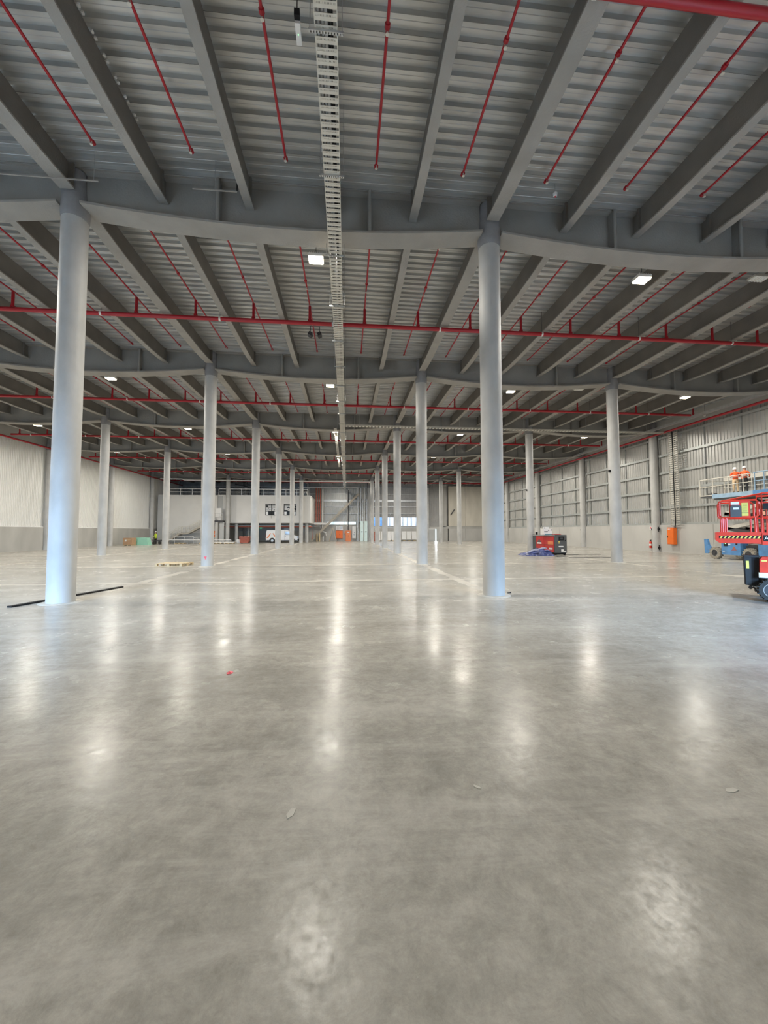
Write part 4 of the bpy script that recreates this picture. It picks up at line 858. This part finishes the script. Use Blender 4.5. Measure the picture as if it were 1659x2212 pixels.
for x in (-0.35, 0.4): part('wheel', MB().lathe([(0.1, -0.4), (0.2, -0.4), (0.2, -0.3), (0.1, -0.3)], 14, (x, 0, 0.2), 0, 'Y'), 'rubber', t, smooth=True)
part('handle', MB().tube([(-0.5, 0, 0.5), (-0.95, 0, 0.75)], 0.03, 6).tube([(-0.6, 0, 0.1), (-0.35, 0, 0.5)], 0.03, 6).tube([(0.1, 0, 0.4), (0.1, 0, 0.1)], 0.05, 6), 'dark', t)
t = thing('floor_rubber_strip', 'long black rubber strip on the floor behind the nearest left column', 'strip', (0, 0, 0.0))
part('strip', MB().bar((-7.55, 9.75, 0.02), (-6.84, 12.9, 0.02), 0.12, 0.035), 'black', t)
t = thing('plastic_scrap', 'small pink plastic scrap lying on the near floor', 'litter', (-1.40, 5.0, 0)); part('scrap', MB().box((0, 0, 0.004), (0.055, 0.07, 0.004), 0, 0.3).box((0.015, 0.02, 0.010), (0.05, 0.03, 0.004), 0, -0.2, 0.3), 'pink', t)
for j, (x, y, s, lab) in enumerate(((2.52, 2.46, .05, 'pale paper flake on the near floor at far right'), (-0.33, 2.52, .05, 'pale flake on the near floor left of centre'), (0.87, 2.65, .03, 'tiny pale chip on the near floor right of centre'), (5.4, 12.2, .05, 'white chip on the floor right of the nearest right column'))):
    t = thing('floor_flake', lab, 'litter', (x, y, 0), j * 1.1); part('flake', MB().prism([(-s, -s * .2), (-s * .2, -s * .5), (s, -s * .1), (s * .6, s * .4), (-s * .5, s * .3)], 0.0005, 0.004, 'XY'), 'grout', t)
t = thing('floor_scrap', 'small dark scrap lying right of the nearest right column foot', 'litter', (4.45, 10.6, 0)); part('scrap', MB().box((0, 0, 0.012), (0.09, 0.02, 0.02), 0, 0.1).box((0.04, 0, 0.02), (0.02, 0.03, 0.03)), 'black', t)
# ------------------------------------------------------------------ red scissor lift
t = thing('scissor_lift', 'red scissor lift with rolled-out deck and hazard stripe at the right edge', 'scissor lift', (9.54, 9.21, 0), math.radians(-44))
DW = 1.2     # deck width, away from the viewer
part('extension_deck', MB().prism([(-0.16, 1.46), (-0.155, 1.665), (0.70, 1.665), (0.70, 1.39), (-0.085, 1.39)], 0, DW, 'XZ').span((-0.165, -0.012, 1.635), (0.70, 0.0, 1.67)), 'lift_red', t)
part('main_deck', MB().span((0.70, -0.02, 1.36), (3.1, DW + 0.02, 1.66)), 'lift_red', t)
hz = part('hazard_stripe', MB().span((-0.10, -0.004, 1.515), (0.688, 0, 1.577)), 'black', t)
for j in range(10): part('stripe', MB().prism([(-0.09 + j * 0.078, 1.518), (-0.055 + j * 0.078, 1.518), (-0.025 + j * 0.078, 1.573), (-0.06 + j * 0.078, 1.573)], -0.008, -0.003, 'XZ'), 'yellow', hz)
part('name_plate', MB().span((0.722, -0.03, 1.455), (1.9, -0.02, 1.60)), 'black', t)
text('lettering', 'AL', 0.115, 'white_paint', t, (0.735, -0.034, 1.488), (PI / 2, 0, 0))
def rtube(p, r=0.024): return MB().tube(p, r, 8)
def ring(x0, x1, z0, z1, y, r=0.024, c=0.05):
    p = [(x0 + c, y, z1), (x1 - c, y, z1), (x1, y, z1 - c), (x1, y, z0 + c), (x1 - c, y, z0), (x0 + c, y, z0), (x0, y, z0 + c), (x0, y, z1 - c), (x0 + c, y, z1)]
    return MB().tube(p, r, 8, caps=False)
for y in (0.03, DW - 0.03):
    g = part('guard_rail', ring(-0.065, 0.665, 2.04, 2.465, y), 'lift_red', t, smooth=True)
    for x in (-0.015, 0.062, 0.594): part('rail_post', rtube([(x, y, 1.65), (x, y, 2.04)], 0.022), 'lift_red', g, smooth=True)
    part('main_rail', MB().tube([(0.725, y, 1.65), (0.725, y, 2.62), (3.0, y, 2.66)], 0.026, 8).tube([(0.725, y, 2.04), (3.0, y, 2.04)], 0.022, 8).tube([(0.80, y, 1.65), (0.80, y, 2.45), (3.0, y, 2.45)], 0.02, 8).tube([(1.5, y, 1.65), (1.5, y, 2.62)], 0.022, 8), 'lift_red', t, smooth=True)
part('end_rail', MB().tube([(-0.065, .03, 2.44), (-0.065, DW - .03, 2.44)], 0.022, 8).tube([(-0.065, .03, 2.05), (-0.065, DW - .03, 2.05)], 0.022, 8).tube([(0.0, DW * 0.6, 2.50), (0.73, 0.03, 2.615)], 0.022, 8), 'lift_red', t, smooth=True)
part('sign_panel', MB().span((0.117, 0.0, 2.04), (0.511, 0.02, 2.45)), 'lift_red', t)
part('document_box', MB().prism([(0.138, 2.055), (0.138, 2.305), (0.165, 2.34), (0.318, 2.34), (0.345, 2.305), (0.345, 2.055)], -0.06, 0, 'XZ'), 'comp_grey', t)
part('document_label', MB().span((0.19, -0.066, 2.235), (0.30, -0.06, 2.285)), 'white_paint', t)
part('white_label', MB().span((0.155, -0.008, 2.362), (0.31, -0.001, 2.43)), 'white_paint', t)
yl = part('yellow_sign', MB().span((0.352, -0.008, 2.075), (0.475, -0.001, 2.40)), 'yellow', t)
for q in range(7): part('print_line', MB().span((0.37, -0.010, 2.18 + q * 0.028), (0.455, -0.009, 2.184 + q * 0.028)), 'dark', yl)
part('yellow_sign_rule', MB().span((0.353, -0.011, 2.145), (0.474, -0.009, 2.158)), 'dark', t)
part('control_box', MB().box((0.79, -0.05, 2.30), (0.10, 0.10, 0.14)), 'black', t)
part('lamp', MB().box((0.745, -0.035, 2.13), (0.04, 0.04, 0.09)), 'orange_pale', t)
for s_, (xa, xb) in enumerate(((0.85, 2.9), (2.9, 0.85))):
    for q in range(3): part('scissor_arm', MB().bar((xa, 0.35 + 0.12 * s_, 0.92 + q * 0.15), (xb, 0.35 + 0.12 * s_, 1.0 + q * 0.15), 0.06, 0.09), 'dark', t)
part('chassis', MB().span((0.60, 0.2, 0.22), (3.0, DW - 0.15, 0.86)), 'dark', t)
bx_ = part('end_cabinet', MB().prism([(0.372, 1.09), (0.352, 1.05), (0.364, 0.37), (0.60, 0.34), (0.632, 1.09)], 0.06, 0.34, 'XZ'), 'black', t)
part('cabinet_rim', MB().span((0.36, 0.04, 1.055), (0.64, 0.36, 1.10)), 'cab_edge', bx_)
part('cabinet_edge', MB().prism([(0.365, 1.05), (0.375, 0.38), (0.475, 0.36), (0.49, 1.05)], 0.05, 0.062, 'XZ'), 'cab_edge', bx_)
part('warning_label', MB().span((0.388, 0.040, 0.775), (0.445, 0.051, 0.965)), 'yellow', bx_)
part('caster', MB().lathe([(0.04, -0.02), (0.04, 0.02)], 10, (0.46, 0.15, 0.30), 0, 'Y').span((0.44, 0.12, 0.29), (0.49, 0.18, 0.37)), 'dark', t)
part('pothole_bar', MB().bar((0.49, 0.1, 0.36), (0.60, 0.1, 0.31), 0.05, 0.03), 'galv', t)
md = part('battery_box', MB().prism([(0.625, 0.70), (0.632, 1.0), (0.678, 1.075), (2.6, 1.075), (2.6, 0.70)], -0.08, 0.2, 'XZ'), 'lift_red', t)
part('battery_label', MB().span((0.66, -0.09, 0.965), (0.76, -0.08, 1.0)), 'yellow', md)
part('side_skirt', MB().span((0.605, -0.08, 0.575), (2.6, 0.2, 0.695)), 'white_paint', t)
def wheel(t, c, r, w, m, hub, treads=18, axis='Y', lug=0.02):
    b = MB().lathe([(r * 0.55, -w / 2), (r * 0.93, -w / 2), (r, -w / 3), (r, w / 3), (r * 0.93, w / 2), (r * 0.55, w / 2)], 28, c, 0, axis, False)
    o = part('wheel', b, m, t, smooth=True)
    for j in range(treads):
        a = 2 * PI * j / treads; ca, sa = math.cos(a), math.sin(a)
        for s in (-1, 1):
            if axis == 'Y':
                part('tread_lug', MB().box((0, 0, 0), (lug * 2.2, w * 0.5, r * 0.14), 0, 0, -a + PI / 2 if False else 0), m, o, (c[0] + (r) * ca, c[1] + s * w * 0.26, c[2] + r * sa)).rotation_euler = (0, -a + PI / 2, 0)
            else:
                part('tread_lug', MB().box((0, 0, 0), (w * 0.5, lug * 2.2, r * 0.14)), m, o, (c[0] + s * w * 0.26, c[1] + r * ca, c[2] + r * sa)).rotation_euler = (a - PI / 2, 0, 0)
    part('hub', MB().lathe([(r * 0.56, -w / 2 + 0.02), (r * 0.5, -w / 2 + 0.05), (r * 0.2, -w / 2 + 0.03), (r * 0.18, -w / 2 - 0.01)], 18, c, 0, axis), hub, o, smooth=True)
    part('rim', MB().lathe([(r * 0.58, -w / 2 - 0.004), (r * 0.63, -w / 2 - 0.004), (r * 0.63, -w / 2 + 0.02), (r * 0.58, -w / 2 + 0.02), (r * 0.58, -w / 2 - 0.004)], 24, c, 0, axis, False), 'galv' if hub == 'dark' else m, o, smooth=True)
    return o
for x in (0.83, 2.6):
    for y in (-0.06, DW - 0.1): wheel(t, (x, y, 0.285), 0.265, 0.2, 'rubber', 'dark', 20, 'Y', 0.010)
# ------------------------------------------------------------------ blue rough terrain lift by the right wall
t = thing('scissor_lift', 'large blue scissor lift raised with two workers, parked along the right wall', 'scissor lift', (0, 0, 0))
NX, FX = 22.7, 24.5
part('main_deck', MB().span((NX, 15.0, 3.72), (FX, 22.6, 3.97)), 'lift_blue_pale', t); part('main_deck_end', MB().span((NX - 0.01, 15.0, 3.70), (FX, 20.1, 3.98)), 'lift_blue', t)
part('deck_underside', MB().span((NX + 0.05, 15.0, 3.62), (FX - 0.05, 22.5, 3.72)), 'comp_grey', t)
part('extension_deck', MB().span((NX + 0.04, 22.6, 3.80), (FX - 0.04, 23.45, 3.92)), 'comp_grey', t); part('extension_edge', MB().span((NX + 0.02, 22.6, 3.90), (NX + 0.05, 23.47, 3.96)), 'cream_paint', t)
for X, mm_ in ((NX + 0.03, 0), (FX - 0.03, 1)):
    g = part('guard_rail', MB().tube([(X, 20.1, 4.95), (X, 23.42, 4.95), (X, 23.45, 4.9), (X, 23.45, 3.95)], 0.028, 8).tube([(X, 20.1, 4.48), (X, 23.45, 4.48)], 0.022, 8), 'cream_paint', t, smooth=True)
    for y in (22.55, 21.55, 20.65, 20.15): part('rail_post', MB().tube([(X, y, 3.95), (X, y, 4.95)], 0.025, 8), 'cream_paint', g, smooth=True)
    g = part('main_rail', MB().tube([(X, 15, 4.98), (X, 20.05, 4.98)], 0.03, 8).tube([(X, 15, 4.5), (X, 20.05, 4.5)], 0.024, 8), 'lift_blue_pale', t, smooth=True)
    for y in (20.0, 19.5, 19.0, 18.4, 17.6, 16.8): part('rail_post', MB().tube([(X, y, 3.95), (X, y, 4.98)], 0.028, 8), 'lift_blue_pale', g, smooth=True)
part('end_rail', MB().tube([(NX + .03, 23.45, 4.93), (FX - .03, 23.45, 4.93)], 0.026, 8).tube([(NX + .03, 23.45, 4.48), (FX - .03, 23.45, 4.48)], 0.022, 8), 'cream_paint', t, smooth=True)
for X in (NX + 0.18, NX + 0.42, FX - 0.42, FX - 0.18):
    for lv in range(3):
        z0, z1 = 0.98 + lv * 0.88, 0.98 + (lv + 1) * 0.88; d = 0.07 * (1 if lv % 2 else -1)
        part('scissor_arm', MB().bar((X + d, 21.9, z0), (X + d, 17.6, z1), 0.10, 0.2), 'cream_steel', t)
        part('scissor_arm', MB().bar((X - d, 17.6, z0), (X - d, 21.9, z1), 0.10, 0.2), 'dark', t)
for lv in range(4): part('cross_tube', MB().tube([(NX + .3, 21.9, 0.98 + lv * .88), (FX - .3, 21.9, 0.98 + lv * .88)], 0.05, 8), 'spray', t)
part('chassis', MB().span((NX + 0.35, 16.5, 0.35), (FX - 0.35, 22.3, 0.85)), 'dark', t)
sb_ = part('side_box', MB().span((NX + 0.0, 20.95, 0.28), (NX + 0.5, 22.12, 0.98)), 'lift_blue', t)
part('control_unit', MB().span((NX - 0.02, 21.72, 0.80), (NX, 21.95, 1.0)), 'black', sb_); part('indicator', MB().span((NX - 0.03, 21.80, 0.93), (NX - 0.02, 21.86, 0.97)), 'led_green', sb_)
part('emblem', MB().prism([(21.2, 0.60), (21.46, 0.60), (21.33, 0.80)], NX - 0.012, NX - 0.002, 'YZ').span((NX - 0.012, 21.15, 0.55), (NX - 0.002, 21.5, 0.575)), 'brick_red', sb_)
part('label', MB().span((NX - 0.01, 21.55, 0.86), (NX - 0.002, 21.68, 0.94)).span((NX - 0.01, 21.9, 0.42), (NX - 0.002, 22.05, 0.46)), 'white_paint', sb_)
part('hazard_latch', MB().span((NX - 0.02, 21.12, 0.88), (NX - 0.005, 21.22, 0.98)), 'black', sb_)
part('side_box', MB().prism([(19.95, 0.28), (17.5, 0.28), (17.5, 1.0), (19.95, 1.0)], NX, NX + 0.5, 'YZ'), 'lift_blue', t)
part('end_cowl', MB().prism([(22.75, 0.55), (23.02, 0.30), (23.25, 0.30), (23.28, 1.2), (23.08, 1.2), (23.0, 0.85)], NX, NX + 0.14, 'YZ'), 'lift_blue', t)
part('end_cowl', MB().prism([(22.75, 0.55), (23.02, 0.30), (23.25, 0.30), (23.28, 1.2), (23.08, 1.2), (23.0, 0.85)], FX - 0.14, FX, 'YZ'), 'lift_blue', t)
for y in (22.52, 20.45, 17.0):
    for X in (NX + 0.06, FX - 0.06): wheel(t, (X, y, 0.36), 0.345, 0.26, 'tyre_dusty', 'dark', 14, 'X', 0.03)
t = thing('tool_bag', 'dark tool bag lying on the blue lift extension deck', 'bag', (NX + 0.5, 23.05, 3.92)); part('bag', MB().box((0, 0, 0.09), (0.3, 0.35, 0.16)).tube([(0, -0.1, 0.17), (0, 0, 0.26), (0, 0.1, 0.17)], 0.015, 6), 'comp_grey', t)
t = thing('wall_duct', 'long pale horizontal duct on the right wall behind the two workers', 'duct', (25.35, 0, 5.15)); part('duct', MB().span((-0.15, 14, -0.14), (0.15, 24.2, 0.14)), 'cream_steel', t)
for y in (15.5, 17.5, 19.5, 21.5, 23.5): part('duct_bracket', MB().span((-0.17, y, -0.3), (0.2, y + 0.05, 0.17)), 'galv', t)
# ------------------------------------------------------------------ people
def person(lab, loc, rz, scale, top, legs, arms, helmet='white_paint', lean=0.0):
    V = {}; E = []; R = {}
    def n(k, x, y, z, r, par=None, rr=None):
        V[k] = (x, y + lean * max(0, z - 0.95), z); R[k] = (r, rr or r)
        if par: E.append((par, k))
    n('pel', 0, 0, 0.95, 0.155, None, 0.115); n('bel', 0, 0, 1.08, 0.145, 'pel', 0.105); n('che', 0, 0.0, 1.28, 0.165, 'bel', 0.115); n('sho', 0, 0, 1.42, 0.10, 'che', 0.085)
    n('nec', 0, 0.01, 1.50, 0.056, 'sho'); n('he1', 0, 0.02, 1.58, 0.080, 'nec'); n('he2', 0, 0.025, 1.67, 0.088, 'he1'); n('he3', 0, 0.02, 1.735, 0.06, 'he2')
    n('nose', 0, 0.115, 1.62, 0.016, 'he1')
    for s, t_ in ((-1, 'l'), (1, 'r')):
        n('ear' + t_, s * 0.085, 0.02, 1.63, 0.018, 'he1')
        n('hip' + t_, s * 0.095, 0, 0.88, 0.10, 'pel'); n('kne' + t_, s * 0.11, 0.02 * s, 0.49, 0.066, 'hip' + t_); n('ank' + t_, s * 0.12, -0.01, 0.10, 0.045, 'kne' + t_)
        n('hel' + t_, s * 0.12, -0.03, 0.045, 0.042, 'ank' + t_); n('toe' + t_, s * 0.135, 0.16, 0.035, 0.036, 'ank' + t_)
        n('shj' + t_, s * 0.19, 0, 1.41, 0.068, 'sho')
        (ex, ey, ez), (wx, wy, wz) = arms[t_]
        n('elb' + t_, ex, ey, ez, 0.05, 'shj' + t_); n('wri' + t_, wx, wy, wz, 0.034, 'elb' + t_)
        d = (Vector((wx, wy, wz)) - Vector((ex, ey, ez))).normalized(); sd = d.cross(Vector((0, 0, 1))).normalized() if abs(d.z) < 0.9 else Vector((0, 1, 0)); W_ = Vector((wx, wy, wz))
        pm = W_ + d * 0.06; n('pal' + t_, *pm, 0.030, 'wri' + t_)
        for q, (o_, ln) in enumerate(((-0.03, .065), (-0.01, .078), (0.01, .072), (0.03, .055))):
            b0 = pm + d * 0.03 + sd * o_; n(f'f{q}a{t_}', *b0, 0.009, 'pal' + t_); b1 = b0 + d * ln * 0.5 + Vector((0, 0, -0.008)); n(f'f{q}b{t_}', *b1, 0.008, f'f{q}a{t_}'); b2 = b0 + d * ln + Vector((0, 0, -0.025)); n(f'f{q}c{t_}', *b2, 0.007, f'f{q}b{t_}')
        th = pm - sd * 0.045 - d * 0.01; n('tha' + t_, *th, 0.011, 'pal' + t_); th2 = th - sd * 0.015 + d * 0.035; n('thb' + t_, *th2, 0.009, 'tha' + t_)
    keys = list(V); me = bpy.data.meshes.new('tmp'); me.from_pydata([V[k] for k in keys], [(keys.index(a), keys.index(b)) for a, b in E], [])
    o = bpy.data.objects.new('tmp', me); COL.objects.link(o); md = o.modifiers.new('s', 'SKIN'); me.skin_vertices or None
    for v, k in zip(me.skin_vertices[0].data, keys): v.radius = R[k]; v.use_root = (k == 'pel')
    sd_ = o.modifiers.new('d', 'SUBSURF'); sd_.levels = 1; bpy.context.view_layer.update()
    bm_ = bpy.data.meshes.new_from_object(o.evaluated_get(bpy.context.evaluated_depsgraph_get())); bpy.data.objects.remove(o)
    bm_.name = 'body'; bm_.materials.clear()
    for m_ in (M[top], M[legs], M['skin'], M['black']): bm_.materials.append(m_)
    wr_ = [Vector(V['wri' + q]) for q in 'lr']
    for p in bm_.polygons:
        c = p.center; p.use_smooth = True
        if c.z > 1.49: p.material_index = 2
        elif any((c - w_).length < 0.17 and (c - Vector(V['elb' + q])).length > (w_ - Vector(V['elb' + q])).length - 0.02 for w_, q in zip(wr_, 'lr')): p.material_index = 2
        elif c.z < 0.12: p.material_index = 3
        elif c.z < 0.98 and abs(c.x) < 0.24 and not any((c - w_).length < 0.3 for w_ in wr_ if w_.z > 0.9): p.material_index = 1
        else: p.material_index = 0
    t = thing('person', lab, 'person', loc, rz); t.scale = (scale,) * 3
    put('body', bm_, t)
    hy = lean * 0.75
    part('helmet', MB().lathe([(0.135, 1.685), (0.118, 1.69), (0.115, 1.75), (0.09, 1.81), (0.04, 1.84)], 18, (0, 0.015 + hy, 0)).box((0, 0.13 + hy, 1.69), (0.16, 0.09, 0.015)), helmet, t, smooth=True)
    part('reflective_band', MB().lathe([(0.19, 1.10), (0.19, 1.14)], 16, (0, lean * 0.15, 0)), 'grout', t, smooth=True)
    for s in (-1, 1):
        part('eye', MB().box((s * 0.032, 0.108 + lean * 0.7, 1.645), (0.022, 0.01, 0.012)), 'black', t)
    part('mouth', MB().box((0, 0.105 + lean * 0.65, 1.575), (0.045, 0.008, 0.008)), 'brick_red', t)
    return t
person('worker in orange jacket, cream trousers and white helmet on the blue lift', (23.3, 21.62, 3.97), -PI / 2 + 0.9, 0.86, 'hivis_orange', 'trousers_cream', {'l': ((-0.25, 0.08, 1.15), (-0.14, 0.30, 1.20)), 'r': ((0.27, 0.10, 1.18), (0.18, 0.34, 1.28))}, lean=0.08)
person('worker in orange jacket and black trousers at the right on the blue lift', (23.3, 21.08, 3.97), -1.05, 0.86, 'hivis_orange', 'trousers', {'l': ((-0.27, 0.16, 1.25), (-0.20, 0.42, 1.32)), 'r': ((0.27, 0.06, 1.15), (0.20, 0.28, 1.10))}, lean=0.12)
person('worker in yellow hi-vis jacket and white helmet at the far left corner', (-26.6, 58.3, 0.0), 2.6, 0.98, 'hivis_yellow', 'trousers', {'l': ((-0.25, 0.04, 1.14), (-0.20, 0.25, 1.02)), 'r': ((0.25, 0.04, 1.14), (0.20, 0.25, 1.02))})
